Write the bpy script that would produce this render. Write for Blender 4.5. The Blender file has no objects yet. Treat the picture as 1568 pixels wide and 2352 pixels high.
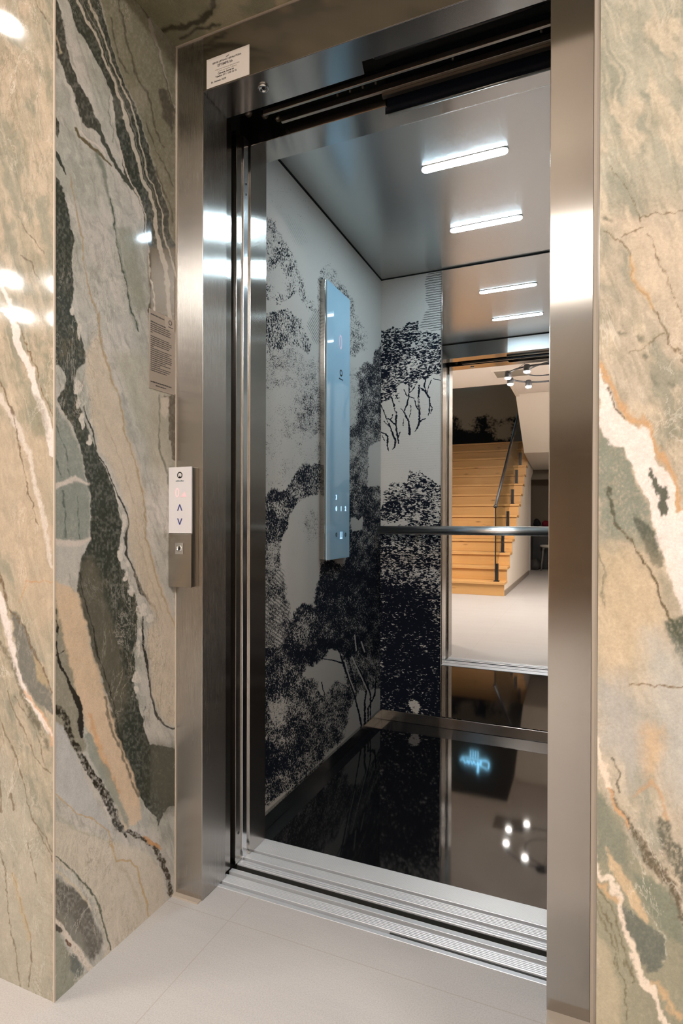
import bpy, math, random
import numpy as np
from mathutils import Vector, Matrix

random.seed(7)
SC = bpy.context.scene
COL = SC.collection
PI = math.pi

# ------------------------------------------------------------------ camera
FPX, CYP, H = 1323.106, 1201.405, 0.97
YAW, PITCH, ROLL = math.radians(23.1068), math.radians(-0.2641), math.radians(0.152)
def basis():
    f = np.array([-math.sin(YAW)*math.cos(PITCH), math.cos(YAW)*math.cos(PITCH), math.sin(PITCH)])
    r = np.array([math.cos(YAW), math.sin(YAW), 0.0]); u = np.cross(r, f)
    c, s = math.cos(ROLL), math.sin(ROLL)
    return c*r+s*u, -s*r+c*u, f
RT, UP, FW = basis()
cam_d = bpy.data.cameras.new('camera'); cam = bpy.data.objects.new('camera', cam_d); COL.objects.link(cam)
M = Matrix.Identity(4)
for i in range(3):
    M[i][0], M[i][1], M[i][2] = RT[i], UP[i], -FW[i]
M[2][3] = H
cam.matrix_world = M
cam_d.sensor_fit = 'HORIZONTAL'; cam_d.sensor_width = 36.0
cam_d.lens = FPX/1568*36; cam_d.shift_y = (CYP-1176)/1568
cam_d.clip_start = 0.02; cam_d.clip_end = 100
SC.camera = cam

def to_tex(X, Y, Z):
    """wall point -> the coordinates in which the stone and print patterns were traced"""
    q0, q1, q2 = X, Y, Z-H
    d = q0*FW[0]+q1*FW[1]+q2*FW[2]
    return 784+FPX*(q0*RT[0]+q1*RT[1]+q2*RT[2])/d, CYP-FPX*(q0*UP[0]+q1*UP[1]+q2*UP[2])/d

# ------------------------------------------------------------------ materials
def lin(c):
    c = c/255.0
    return c/12.92 if c <= 0.04045 else ((c+0.055)/1.055)**2.4
def rgb(r, g, b, k=1.0): return (min(1, lin(r)*k), min(1, lin(g)*k), min(1, lin(b)*k), 1.0)

class NT:
    def __init__(s, name):
        s.m = bpy.data.materials.new(name); s.m.use_nodes = True
        s.t = s.m.node_tree; s.N = s.t.nodes; s.L = s.t.links
        s.b = s.N.get('Principled BSDF'); s.out = s.N.get('Material Output')
    def n(s, t, **kw):
        x = s.N.new(t)
        for k, v in kw.items():
            if k in x.inputs.keys() if isinstance(k, str) else False: x.inputs[k].default_value = v
            else: setattr(x, k, v)
        return x
    def l(s, a, b): s.L.new(a, b)
    def math(s, op, a, b=None, c=None, clamp=False):
        x = s.N.new('ShaderNodeMath'); x.operation = op; x.use_clamp = clamp
        for i, v in enumerate((a, b, c)):
            if v is None: continue
            if isinstance(v, (int, float)): x.inputs[i].default_value = v
            else: s.L.new(v, x.inputs[i])
        return x.outputs[0]
    def mix(s, f, a, b, blend='MIX'):
        x = s.N.new('ShaderNodeMix'); x.data_type = 'RGBA'; x.blend_type = blend
        for idx, v in ((0, f), (6, a), (7, b)):
            if isinstance(v, (int, float)): x.inputs[idx].default_value = v
            elif isinstance(v, tuple): x.inputs[idx].default_value = v
            else: s.L.new(v, x.inputs[idx])
        return x.outputs[2]
    def noise(s, scale, detail=2, rough=0.5, vec=None, dist=0.0):
        x = s.N.new('ShaderNodeTexNoise'); x.inputs['Scale'].default_value = scale
        x.inputs['Detail'].default_value = detail; x.inputs['Roughness'].default_value = rough
        x.inputs['Distortion'].default_value = dist
        if vec is not None: s.L.new(vec, x.inputs['Vector'])
        return x.outputs['Fac']
    def coord(s, scale=(1, 1, 1), rot=(0, 0, 0), loc=(0, 0, 0)):
        tc = s.N.new('ShaderNodeTexCoord'); mp = s.N.new('ShaderNodeMapping')
        mp.inputs['Scale'].default_value = scale; mp.inputs['Rotation'].default_value = rot; mp.inputs['Location'].default_value = loc
        s.L.new(tc.outputs['Object'], mp.inputs['Vector']); return mp.outputs[0]
    def bump(s, h, strength=0.2, dist=0.001):
        x = s.N.new('ShaderNodeBump'); x.inputs['Strength'].default_value = strength; x.inputs['Distance'].default_value = dist
        s.L.new(h, x.inputs['Height']); s.L.new(x.outputs[0], s.b.inputs['Normal'])
    def set(s, **kw):
        for k, v in kw.items(): s.b.inputs[k.replace('_', ' ')].default_value = v
        return s

def plain(name, col, rough=0.5, metal=0.0, **kw):
    t = NT(name); t.set(Base_Color=col, Roughness=rough, Metallic=metal)
    v = t.noise(60, 3); t.l(t.math('MULTIPLY_ADD', v, 0.12, rough-0.06, clamp=True), t.b.inputs['Roughness'])
    return t.m

def brushed(name, col, rough=0.26, aniso=0.85, grain='z', var=0.10, rv=0.05):
    """stainless steel with a fine directional grain"""
    t = NT(name); t.set(Metallic=1.0)
    sc = {'z': (1500, 1500, 9), 'x': (9, 1500, 1500), 'y': (1500, 9, 1500)}[grain]
    n1 = t.noise(1.0, 3, 0.6, t.coord(sc)); n2 = t.noise(2.2, 2, 0.5, t.coord())
    t.l(t.mix(n1, tuple(c*(1-var) for c in col[:3])+(1,), tuple(min(1, c*(1+var)) for c in col[:3])+(1,)), t.b.inputs['Base Color'])
    r = t.math('ADD', t.math('MULTIPLY_ADD', n1, rv, rough-rv/2), t.math('MULTIPLY_ADD', n2, rv, -rv/2))
    t.l(r, t.b.inputs['Roughness'])
    t.b.inputs['Anisotropic'].default_value = aniso; t.b.inputs['Anisotropic Rotation'].default_value = 0.25
    cv = t.N.new('ShaderNodeCombineXYZ')
    d = {'z': (0, 0, 1), 'x': (1, 0, 0), 'y': (0, 1, 0)}[grain]
    for i in range(3): cv.inputs[i].default_value = d[i]
    t.l(cv.outputs[0], t.b.inputs['Tangent'])
    return t.m

def emit(name, col, strength):
    t = NT(name); t.set(Base_Color=tuple(.8*c for c in col[:3])+(1,), Roughness=0.4)
    t.b.inputs['Emission Color'].default_value = col; t.b.inputs['Emission Strength'].default_value = strength
    return t.m

STEEL = brushed('brushed_steel_vertical', (0.455, 0.425, 0.39), 0.18, 1.0, 'z', .08, .03)
STEELW = brushed('brushed_steel_wide_sheen', (0.48, 0.455, 0.425), 0.27, 1.0, 'z', .08, .03)
STEELX = brushed('brushed_steel_horizontal', (0.50, 0.48, 0.46), 0.16, 0.8, 'x', .06, .03)
STEELC = brushed('brushed_steel_ceiling', (0.56, 0.57, 0.57), 0.27, 0.6, 'x', .02, .008)
CHROME = plain('polished_steel', (0.72, 0.72, 0.72, 1), 0.14, 1.0)
ALU = brushed('ribbed_aluminium', (0.80, 0.82, 0.86), 0.38, 0.4, 'x', .06, .04); ALU.node_tree.nodes['Principled BSDF'].inputs['Metallic'].default_value = 0.55
DARKMETAL = plain('dark_galvanised_steel', (0.10, 0.085, 0.07, 1), 0.4, 1.0)
RAILM = plain('track_rail_steel', (0.45, 0.41, 0.36, 1), 0.3, 1.0)
BLACKM = plain('black_painted_metal', (0.012, 0.012, 0.014, 1), 0.35)
BLACK = plain('shaft_black', (0.006, 0.006, 0.006, 1), 0.9)
RUBBER = plain('black_rubber', (0.02, 0.02, 0.018, 1), 0.6)
CAULK = plain('cream_sealant', rgb(176, 163, 149), 0.6)
INK = plain('dark_print', (0.02, 0.018, 0.016, 1), 0.5)
BLUEINK = plain('dark_blue_print', rgb(40, 50, 110), 0.4)
WHITEP = plain('white_paint', rgb(226, 217, 208), 0.75)
PAPER = plain('label_paper', rgb(186, 176, 166), 0.6)
WARMPAPER = plain('grey_card', rgb(150, 138, 127), 0.45)

def mirror_mat():
    t = NT('silvered_mirror'); t.set(Metallic=1.0, Roughness=0.0, Base_Color=(0.86, 0.85, 0.84, 1)); return t.m
MIRROR = mirror_mat()

def white_glass(name, col, e=0.0):
    t = NT(name); t.set(Base_Color=col, Roughness=0.04)
    t.b.inputs['Coat Weight'].default_value = 0.6; t.b.inputs['Coat Roughness'].default_value = 0.02
    v = t.noise(3, 2); t.l(t.mix(v, col, tuple(c*0.95 for c in col[:3])+(1,)), t.b.inputs['Base Color'])
    return t.m

def granite():
    t = NT('black_polished_granite'); v = t.noise(420, 2, 0.6, t.coord())
    r = t.N.new('ShaderNodeValToRGB'); t.l(v, r.inputs[0])
    r.color_ramp.elements[0].position = 0.70; r.color_ramp.elements[0].color = (0.006, 0.006, 0.007, 1)
    r.color_ramp.elements[1].position = 0.86; r.color_ramp.elements[1].color = (0.09, 0.09, 0.09, 1)
    t.l(r.outputs[0], t.b.inputs['Base Color'])
    s = t.noise(5, 3, 0.6, t.coord()); t.l(t.math('MULTIPLY_ADD', s, 0.03, 0.030), t.b.inputs['Roughness'])
    t.b.inputs['IOR'].default_value = 1.75
    return t.m
GRANITE = granite()

def floor_tile():
    t = NT('beige_stone_tile')
    tc = t.N.new('ShaderNodeTexCoord'); sp = t.N.new('ShaderNodeSeparateXYZ'); t.l(tc.outputs['Object'], sp.inputs[0])
    def joint(o, off, per):
        a = t.math('ADD', o, -off); a = t.math('DIVIDE', a, per); a = t.math('FRACT', t.math('ADD', a, 100.0))
        a = t.math('ABSOLUTE', t.math('ADD', a, -0.5)); a = t.math('MULTIPLY', t.math('SUBTRACT', 0.5, a), per)
        return t.math('LESS_THAN', a, 0.0012)
    j = t.math('MAXIMUM', joint(sp.outputs[0], -0.795, 1.2), joint(sp.outputs[1], 1.172, 0.6))
    grain = t.noise(330, 5, 0.75, t.coord((1, 1, 1))); cloud = t.noise(3.0, 4, 0.6, t.coord((0.5, 2.4, 1)), 0.6)
    streak = t.noise(7, 4, 0.7, t.coord((0.6, 9, 1)))
    base = t.mix(cloud, rgb(190, 187, 186), rgb(173, 170, 169))
    base = t.mix(t.math('MULTIPLY', streak, 0.5), base, rgb(198, 192, 187))
    g = t.N.new('ShaderNodeValToRGB'); t.l(grain, g.inputs[0]); g.color_ramp.elements[0].position = 0.30; g.color_ramp.elements[1].position = 0.60
    g.color_ramp.elements[0].color = (0.76, 0.745, 0.73, 1); g.color_ramp.elements[1].color = (1, 1, 1, 1)
    base = t.mix(1.0, base, g.outputs[0], 'MULTIPLY')
    base = t.mix(t.math('MULTIPLY', j, 0.5), base, rgb(160, 146, 134))
    t.l(base, t.b.inputs['Base Color'])
    t.l(t.math('MULTIPLY_ADD', grain, 0.2, 0.36), t.b.inputs['Roughness'])
    t.bump(grain, 0.15, 0.0006)
    return t.m
TILE = floor_tile()

def oak():
    t = NT('oak_boards')
    n1 = t.noise(1.0, 5, 0.65, t.coord((1.5, 22, 40)), 0.6); n2 = t.noise(4, 2, 0.5, t.coord((0.5, 3, 5)))
    c = t.mix(n1, rgb(208, 160, 100), rgb(178, 130, 76)); c = t.mix(t.math('MULTIPLY', n2, 0.5), c, rgb(216, 174, 116))
    v = t.N.new('ShaderNodeTexVoronoi'); v.inputs['Scale'].default_value = 1.0; t.l(t.coord((3.0, 5.7, 11)), v.inputs['Vector'])
    k = t.N.new('ShaderNodeMapRange'); t.l(v.outputs['Distance'], k.inputs[0]); k.inputs[1].default_value = 0.03; k.inputs[2].default_value = 0.17; k.inputs[3].default_value = 1; k.inputs[4].default_value = 0
    c = t.mix(t.math('MULTIPLY', k.outputs[0], 0.8), c, rgb(110, 66, 30))
    t.l(c, t.b.inputs['Base Color']); t.l(t.math('MULTIPLY_ADD', n1, 0.15, 0.38), t.b.inputs['Roughness'])
    return t.m
OAK = oak()

def stone_mat(name, rough=0.06):
    """polished stone-look tile: colour of the slab from the mesh attribute, plus mineral grain"""
    t = NT(name)
    at = t.N.new('ShaderNodeAttribute'); at.attribute_name = 'slab'
    g1 = t.noise(330, 4, 0.75, t.coord()); g2 = t.noise(46, 6, 0.7, t.coord((1, 1, .6)))
    k = t.math('ADD', t.math('MULTIPLY_ADD', g1, 0.62, 0.69), t.math('MULTIPLY_ADD', g2, 0.46, -0.23))
    cc = t.N.new('ShaderNodeCombineXYZ')
    for i in range(3): t.l(k, cc.inputs[i])
    col = t.mix(1.0, at.outputs['Color'], cc.outputs[0], 'MULTIPLY')
    gate = t.noise(4.5, 3, 0.6, t.coord((1, 1, .6), (0, 0, 0), (7, 3, 1)))
    for sc_, wd, rot, tone, op in ((7.0, .010, .35, (.16, .12, .07, 1), .55), (19.0, .016, -.25, (.20, .17, .11, 1), .40), (15.0, .014, .5, (.78, .72, .64, 1), .35)):
        nv = t.noise(sc_, 6, 0.68, t.coord((1, 1, .42), (rot, rot, 0), (sc_, 2, 5)), 0.7)
        ln = t.math('MULTIPLY_ADD', t.math('ABSOLUTE', t.math('ADD', nv, -.5)), -1.0/wd, 1.0, clamp=True)
        gg = t.math('MULTIPLY_ADD', gate, 6.0, -2.9, clamp=True)
        col = t.mix(t.math('MULTIPLY', t.math('MULTIPLY', ln, gg), op), col, tone)
    t.l(col, t.b.inputs['Base Color'])
    t.l(t.math('MULTIPLY_ADD', g2, 0.05, rough-0.02), t.b.inputs['Roughness'])
    t.b.inputs['IOR'].default_value = 1.5
    return t.m
STONE = stone_mat('polished_marble_tile')

def paper_mat(name, s_big, stretch, rot, hatch_dir):
    """engraved landscape wallpaper: attribute R = density of the ink, G = ruled hatching, B = size of strokes"""
    t = NT(name)
    at = t.N.new('ShaderNodeAttribute'); at.attribute_name = 'print'
    sp = t.N.new('ShaderNodeSeparateColor'); t.l(at.outputs['Color'], sp.inputs[0])
    R, G, B = sp.outputs[0], sp.outputs[1], sp.outputs[2]
    n1 = t.noise(s_big, 2.0, 0.55, t.coord(stretch, rot), 0.9)
    n2 = t.noise(s_big*2.0, 2.0, 0.6, t.coord(stretch, rot, (3, 5, 2)), 0.6)
    n = t.math('ADD', t.math('MULTIPLY', n1, t.math('SUBTRACT', 1.0, B)), t.math('MULTIPLY', n2, B))
    n = t.math('MULTIPLY_ADD', n, 1.75, -0.375)
    thr = t.math('MULTIPLY_ADD', R, 0.92, -0.46)
    ink = t.math('MULTIPLY_ADD', t.math('ADD', n, thr), 16.0, -8.0, clamp=True)
    ink = t.math('MULTIPLY', ink, t.math('MULTIPLY_ADD', R, 30.0, -1.2, clamp=True))
    solid = t.math('MULTIPLY_ADD', R, 20.0, -18.6, clamp=True)
    ink = t.math('MAXIMUM', ink, solid)
    w = t.N.new('ShaderNodeTexWave'); w.bands_direction = 'Z'; w.inputs['Scale'].default_value = hatch_dir[1]
    w.inputs['Distortion'].default_value = 2.2; w.inputs['Detail'].default_value = 1.5; w.inputs['Detail Scale'].default_value = 2.0
    t.l(t.coord((1, 1, 1), hatch_dir[0]), w.inputs['Vector'])
    hh = t.math('MULTIPLY_ADD', t.math('ADD', w.outputs['Fac'], t.math('MULTIPLY_ADD', G, 1.0, -0.98)), 7.0, -1.0, clamp=True)
    hh = t.math('MULTIPLY', hh, t.math('MULTIPLY', G, 1.25, clamp=True))
    ink = t.math('MAXIMUM', ink, t.math('MULTIPLY', hh, 0.85))
    fib = t.noise(340, 3, 0.7, t.coord((1, 1, 2.2)))
    base = t.mix(fib, rgb(214, 207, 198), rgb(168, 163, 158))
    t.l(t.mix(ink, base, (0.004, 0.006, 0.013, 1)), t.b.inputs['Base Color'])
    t.b.inputs['Roughness'].default_value = 0.85; t.b.inputs['Specular IOR Level'].default_value = 0.15
    t.bump(fib, 0.35, 0.001)
    return t.m
PRINT_L = paper_mat('landscape_wallpaper_side', 150, (1, 1, 1.0), (0.5, 0, 0), ((0.5, 0, 0), 26))
PRINT_B = paper_mat('landscape_wallpaper_back', 105, (0.6, 1, 1.5), (0, -0.45, 0), ((0, 0, 0), 28))

# ------------------------------------------------------------------ mesh helpers
OFF = {}
class MB:
    def __init__(s): s.v = []; s.f = []; s.sm = []
    def add(s, V, F, smooth=False):
        b = len(s.v); s.v += [tuple(map(float, p)) for p in V]; s.f += [tuple(i+b for i in f) for f in F]; s.sm += [smooth]*len(F); return s
    def box(s, x0, x1, y0, y1, z0, z1):
        V = [(x0, y0, z0), (x1, y0, z0), (x1, y1, z0), (x0, y1, z0), (x0, y0, z1), (x1, y0, z1), (x1, y1, z1), (x0, y1, z1)]
        return s.add(V, [(0, 3, 2, 1), (4, 5, 6, 7), (0, 1, 5, 4), (1, 2, 6, 5), (2, 3, 7, 6), (3, 0, 4, 7)])
    def prism(s, pts, axis, a, b):
        """polygon in the plane across `axis`, extruded from a to b"""
        def mk(p, t): return {'x': (t, p[0], p[1]), 'y': (p[0], t, p[1]), 'z': (p[0], p[1], t)}[axis]
        n = len(pts); V = [mk(p, a) for p in pts]+[mk(p, b) for p in pts]
        F = [tuple(range(n))[::-1], tuple(range(n, 2*n))]+[(i, (i+1) % n, n+(i+1) % n, n+i) for i in range(n)]
        return s.add(V, F)
    def tube(s, pts, r, n=10, closed=False, caps=True):
        P = [Vector(p) for p in pts]; m = len(P); V = []; F = []
        rr = r if isinstance(r, (list, tuple)) else [r]*m
        ref = None
        for i, p in enumerate(P):
            if closed: d = P[(i+1) % m]-P[i-1]
            else: d = P[min(i+1, m-1)]-P[max(i-1, 0)]
            d.normalize()
            if ref is None: ref = Vector((0, 0, 1)) if abs(d.z) < 0.9 else Vector((1, 0, 0))
            u = (ref-d*ref.dot(d)).normalized(); w = d.cross(u); ref = u
            for k in range(n):
                a = 2*PI*k/n; V.append(p+(u*math.cos(a)+w*math.sin(a))*rr[i])
        for i in range(m if closed else m-1):
            j = (i+1) % m
            for k in range(n): F.append((i*n+k, i*n+(k+1) % n, j*n+(k+1) % n, j*n+k))
        s.add(V, F, True)
        if caps and not closed:
            b = len(s.v)-len(V); s.f += [tuple(b+k for k in range(n))[::-1], tuple(b+(m-1)*n+k for k in range(n))]; s.sm += [False]*2
        return s
    def lathe(s, prof, c, axis='z', n=24):
        """profile of (radius, height) turned about an axis through c"""
        V = []; F = []; m = len(prof)
        for (r, h) in prof:
            for k in range(n):
                a = 2*PI*k/n; p = (r*math.cos(a), r*math.sin(a), h)
                p = {'z': p, 'y': (p[0], p[2], p[1]), 'x': (p[2], p[0], p[1])}[axis]
                V.append((c[0]+p[0], c[1]+p[1], c[2]+p[2]))
        for i in range(m-1):
            for k in range(n): F.append((i*n+k, i*n+(k+1) % n, (i+1)*n+(k+1) % n, (i+1)*n+k))
        F.append(tuple(range(n))[::-1]); F.append(tuple((m-1)*n+k for k in range(n)))
        return s.add(V, F, True)
    def quad(s, a, b, c, d): return s.add([a, b, c, d], [(0, 1, 2, 3)])
    def build(s, name, mat, parent=None, bevel=0.0, seg=2, smooth=None):
        o0 = Vector((0, 0, 0)) if parent is None else OFF[parent]
        me = bpy.data.meshes.new(name); me.from_pydata([(p[0]-o0[0], p[1]-o0[1], p[2]-o0[2]) for p in s.v], [], s.f)
        me.polygons.foreach_set('use_smooth', s.sm if smooth is None else [smooth]*len(s.f)); me.update()
        import bmesh
        bm = bmesh.new(); bm.from_mesh(me); bmesh.ops.recalc_face_normals(bm, faces=bm.faces); bm.to_mesh(me); bm.free()
        me.materials.append(mat)
        o = bpy.data.objects.new(name, me); COL.objects.link(o)
        if parent is not None: o.parent = parent
        OFF[o] = o0.copy()
        if bevel:
            md = o.modifiers.new('bevel', 'BEVEL'); md.width = bevel; md.segments = seg; md.limit_method = 'ANGLE'; md.angle_limit = 0.6
        return o
def B(*a): return MB().box(*a)

def tag(o, label, cat, group=None):
    o['label'] = label; o['category'] = cat
    if group: o['group'] = group
    return o
def thing(name, label, cat, loc=(0, 0, 0), group=None):
    o = bpy.data.objects.new(name, None); COL.objects.link(o); o.location = loc; o.empty_display_size = 0.05
    OFF[o] = Vector(loc); return tag(o, label, cat, group)
def struct(o, label=None):
    o['kind'] = 'structure'
    if label: o['label'] = label
    return o
def stuff(o): o['kind'] = 'stuff'; return o
def dup(root, loc, label):
    r = root.copy(); COL.objects.link(r); r.location = loc; r['label'] = label; OFF[r] = Vector(loc)
    for ch in list(root.children):
        c = ch.copy(); COL.objects.link(c); c.parent = r; OFF[c] = Vector(loc)
        for g in ch.children:
            d = g.copy(); COL.objects.link(d); d.parent = c; OFF[d] = Vector(loc)
    return r

def text(name, body, size, mat, parent, org, xdir, ydir, align='CENTER', depth=0.0003, bold=0.0, sx=1.0):
    """lettering as a thin raised mesh; org = anchor, xdir/ydir = reading and up directions"""
    cu = bpy.data.curves.new(name, 'FONT'); cu.body = body; cu.size = size; cu.align_x = align; cu.align_y = 'CENTER'
    cu.extrude = depth; cu.offset = bold; cu.resolution_u = 3
    tmp = bpy.data.objects.new(name, cu); COL.objects.link(tmp)
    dg = bpy.context.evaluated_depsgraph_get(); me = bpy.data.meshes.new_from_object(tmp.evaluated_get(dg))
    bpy.data.objects.remove(tmp); bpy.data.curves.remove(cu)
    xd = Vector(xdir).normalized(); yd = Vector(ydir).normalized(); zd = xd.cross(yd)
    o0 = OFF[parent]; org = Vector(org)
    for v in me.vertices:
        v.co = org+xd*(v.co.x*sx)+yd*v.co.y+zd*v.co.z-o0
    me.materials.clear(); me.materials.append(mat); me.name = name
    o = bpy.data.objects.new(name, me); COL.objects.link(o); o.parent = parent; OFF[o] = o0.copy()
    return o

# ------------------------------------------------------------------ pattern tools
def _h(ix, iy, seed):
    n = (ix.astype(np.int64)*374761393+iy.astype(np.int64)*668265263+seed*974634777) & 0x7fffffff
    n = ((n ^ (n >> 13))*1274126177) & 0x7fffffff
    return ((n ^ (n >> 16)) & 0xffff)/65535.0
def vn(x, y, seed):
    ix = np.floor(x); iy = np.floor(y); fx = x-ix; fy = y-iy
    fx = fx*fx*(3-2*fx); fy = fy*fy*(3-2*fy); ix = ix.astype(np.int64); iy = iy.astype(np.int64)
    a = _h(ix, iy, seed); b = _h(ix+1, iy, seed); c = _h(ix, iy+1, seed); d = _h(ix+1, iy+1, seed)
    return (a*(1-fx)+b*fx)*(1-fy)+(c*(1-fx)+d*fx)*fy
def fbm(x, y, seed, o=4, g=0.5):
    s = 0; a = 1; t = 0
    for i in range(o): s = s+a*vn(x, y, seed+i*17); t += a; x = x*2.03+11.3; y = y*2.03+5.7; a *= g
    return s/t
def sstep(a, b, x):
    t = np.clip((x-a)/(b-a), 0, 1); return t*t*(3-2*t)
def seg_d(x, y, p, q):
    dx, dy = q[0]-p[0], q[1]-p[1]; L = dx*dx+dy*dy+1e-9
    t = np.clip(((x-p[0])*dx+(y-p[1])*dy)/L, 0, 1)
    return np.hypot(x-p[0]-t*dx, y-p[1]-t*dy), t
def poly_sd(x, y, P):
    d = np.full(x.shape, 1e9); ins = np.zeros(x.shape, bool); n = len(P)
    for i in range(n):
        p, q = P[i], P[(i+1) % n]
        d = np.minimum(d, seg_d(x, y, p, q)[0])
        if p[1] != q[1]:
            c = ((p[1] > y) != (q[1] > y)) & (x < (q[0]-p[0])*(y-p[1])/(q[1]-p[1])+p[0]); ins ^= c
    return np.where(ins, d, -d)
def line_d(x, y, P, w):
    """signed distance to a vein with a width per point"""
    out = np.full(x.shape, -1e9)
    ww = w if isinstance(w, (list, tuple)) else [w]*len(P)
    for i in range(len(P)-1):
        d, t = seg_d(x, y, P[i], P[i+1]); out = np.maximum(out, (ww[i]+(ww[i+1]-ww[i])*t)/2-d)
    return out

def grid(name, us, vs, fn, mat, attr, colors, flip=False):
    """a wall sheet: fn(U, V) gives its points; colours go to a point attribute"""
    nu, nv = len(us), len(vs); U, V = np.meshgrid(us, vs)
    X, Y, Z = fn(U, V); co = np.stack([X, Y, Z], -1).reshape(-1, 3).astype(np.float32)
    idx = np.arange(nu*nv).reshape(nv, nu)
    q = np.stack([idx[:-1, :-1], idx[:-1, 1:], idx[1:, 1:], idx[1:, :-1]], -1).reshape(-1, 4)
    if flip: q = q[:, ::-1]
    me = bpy.data.meshes.new(name); me.vertices.add(nu*nv); me.vertices.foreach_set('co', co.ravel())
    me.loops.add(q.size); me.loops.foreach_set('vertex_index', q.ravel().astype(np.int32))
    me.polygons.add(len(q)); me.polygons.foreach_set('loop_start', (np.arange(len(q))*4).astype(np.int32))
    me.polygons.foreach_set('loop_total', np.full(len(q), 4, np.int32)); me.update(calc_edges=True)
    a = me.color_attributes.new(attr, 'FLOAT_COLOR', 'POINT')
    c = np.ones((nu*nv, 4), np.float32); c[:, :3] = colors(X, Y, Z).reshape(-1, 3); a.data.foreach_set('color', c.ravel())
    me.materials.append(mat); o = bpy.data.objects.new(name, me); COL.objects.link(o); OFF[o] = Vector((0, 0, 0)); return o

class Paint:
    def __init__(s, x, y, base, seed, warp=(9, 3.2)):
        s.ox, s.oy = x, y; s.seed = seed; s.ks = 1.0
        w1, w2 = warp
        s.x = x+w1*(fbm(x/55, y/80, seed, 3)-.5)*2+w2*(fbm(x/9, y/13, seed+3, 3)-.5)*2
        s.y = y+w1*1.5*(fbm(x/55, y/80, seed+7, 3)-.5)*2+w2*(fbm(x/9, y/13, seed+9, 3)-.5)*2
        s.c = np.zeros(x.shape+(3,)); s.c[...] = np.array(base[:3])
    def put(s, sd, col, soft=1.5, jag=0.0, op=1.0, sp=0.0):
        if jag: sd = sd+jag*(fbm(s.ox/6, s.oy/9, s.seed+21, 3)-.5)*2
        a = sstep(-soft*s.ks, soft*s.ks, sd)*op
        if sp: a = a*np.clip(1-sp*2.2*np.clip(fbm(s.ox/4, s.oy/6, s.seed+33, 3)-.42, 0, 1)*2, 0, 1)
        s.c = s.c*(1-a[..., None])+np.array(col[:3])*a[..., None]
    def poly(s, P, col, soft=1.5, jag=0.0, op=1.0, sp=0.12): s.put(poly_sd(s.x, s.y, P), col, soft, jag, op, sp)
    def line(s, P, w, col, soft=1.0, jag=0.0, op=1.0, sp=0.0): s.put(line_d(s.x, s.y, P, w), col, soft, jag, op, sp)
    def cloud(s, col, sx, sy, lo, hi, op, seed, slant=0.0):
        s.put((fbm((s.x+slant*s.y)/sx, s.y/sy, seed, 5)-lo)/(hi-lo)*2-1, col, 1.0, 0, op)
def TA(P): return [(x/3.267, y/3.267) for x, y in P]
def TB(P): return [(x/2.352, 700+y/2.352) for x, y in P]
def TC(P): return [(x/3.127, 1600+y/3.127) for x, y in P]
def TD(P): return [(1240+x/1.96, y/1.96) for x, y in P]
def TE(P): return [(1240+x/2.042, 1200+y/2.042) for x, y in P]
SK = 1.0
def sc(r, g, b): return rgb(r, g, b, SK)
def fine(p, seed, slant, dk, lt):
    """mineral streaks running with the grain of the slab"""
    p.cloud(dk, 5, 46, .54, .72, .34, seed, slant); p.cloud(lt, 7, 60, .55, .72, .30, seed+2, slant); p.cloud(dk, 14, 22, .53, .70, .28, seed+4, slant)

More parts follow.
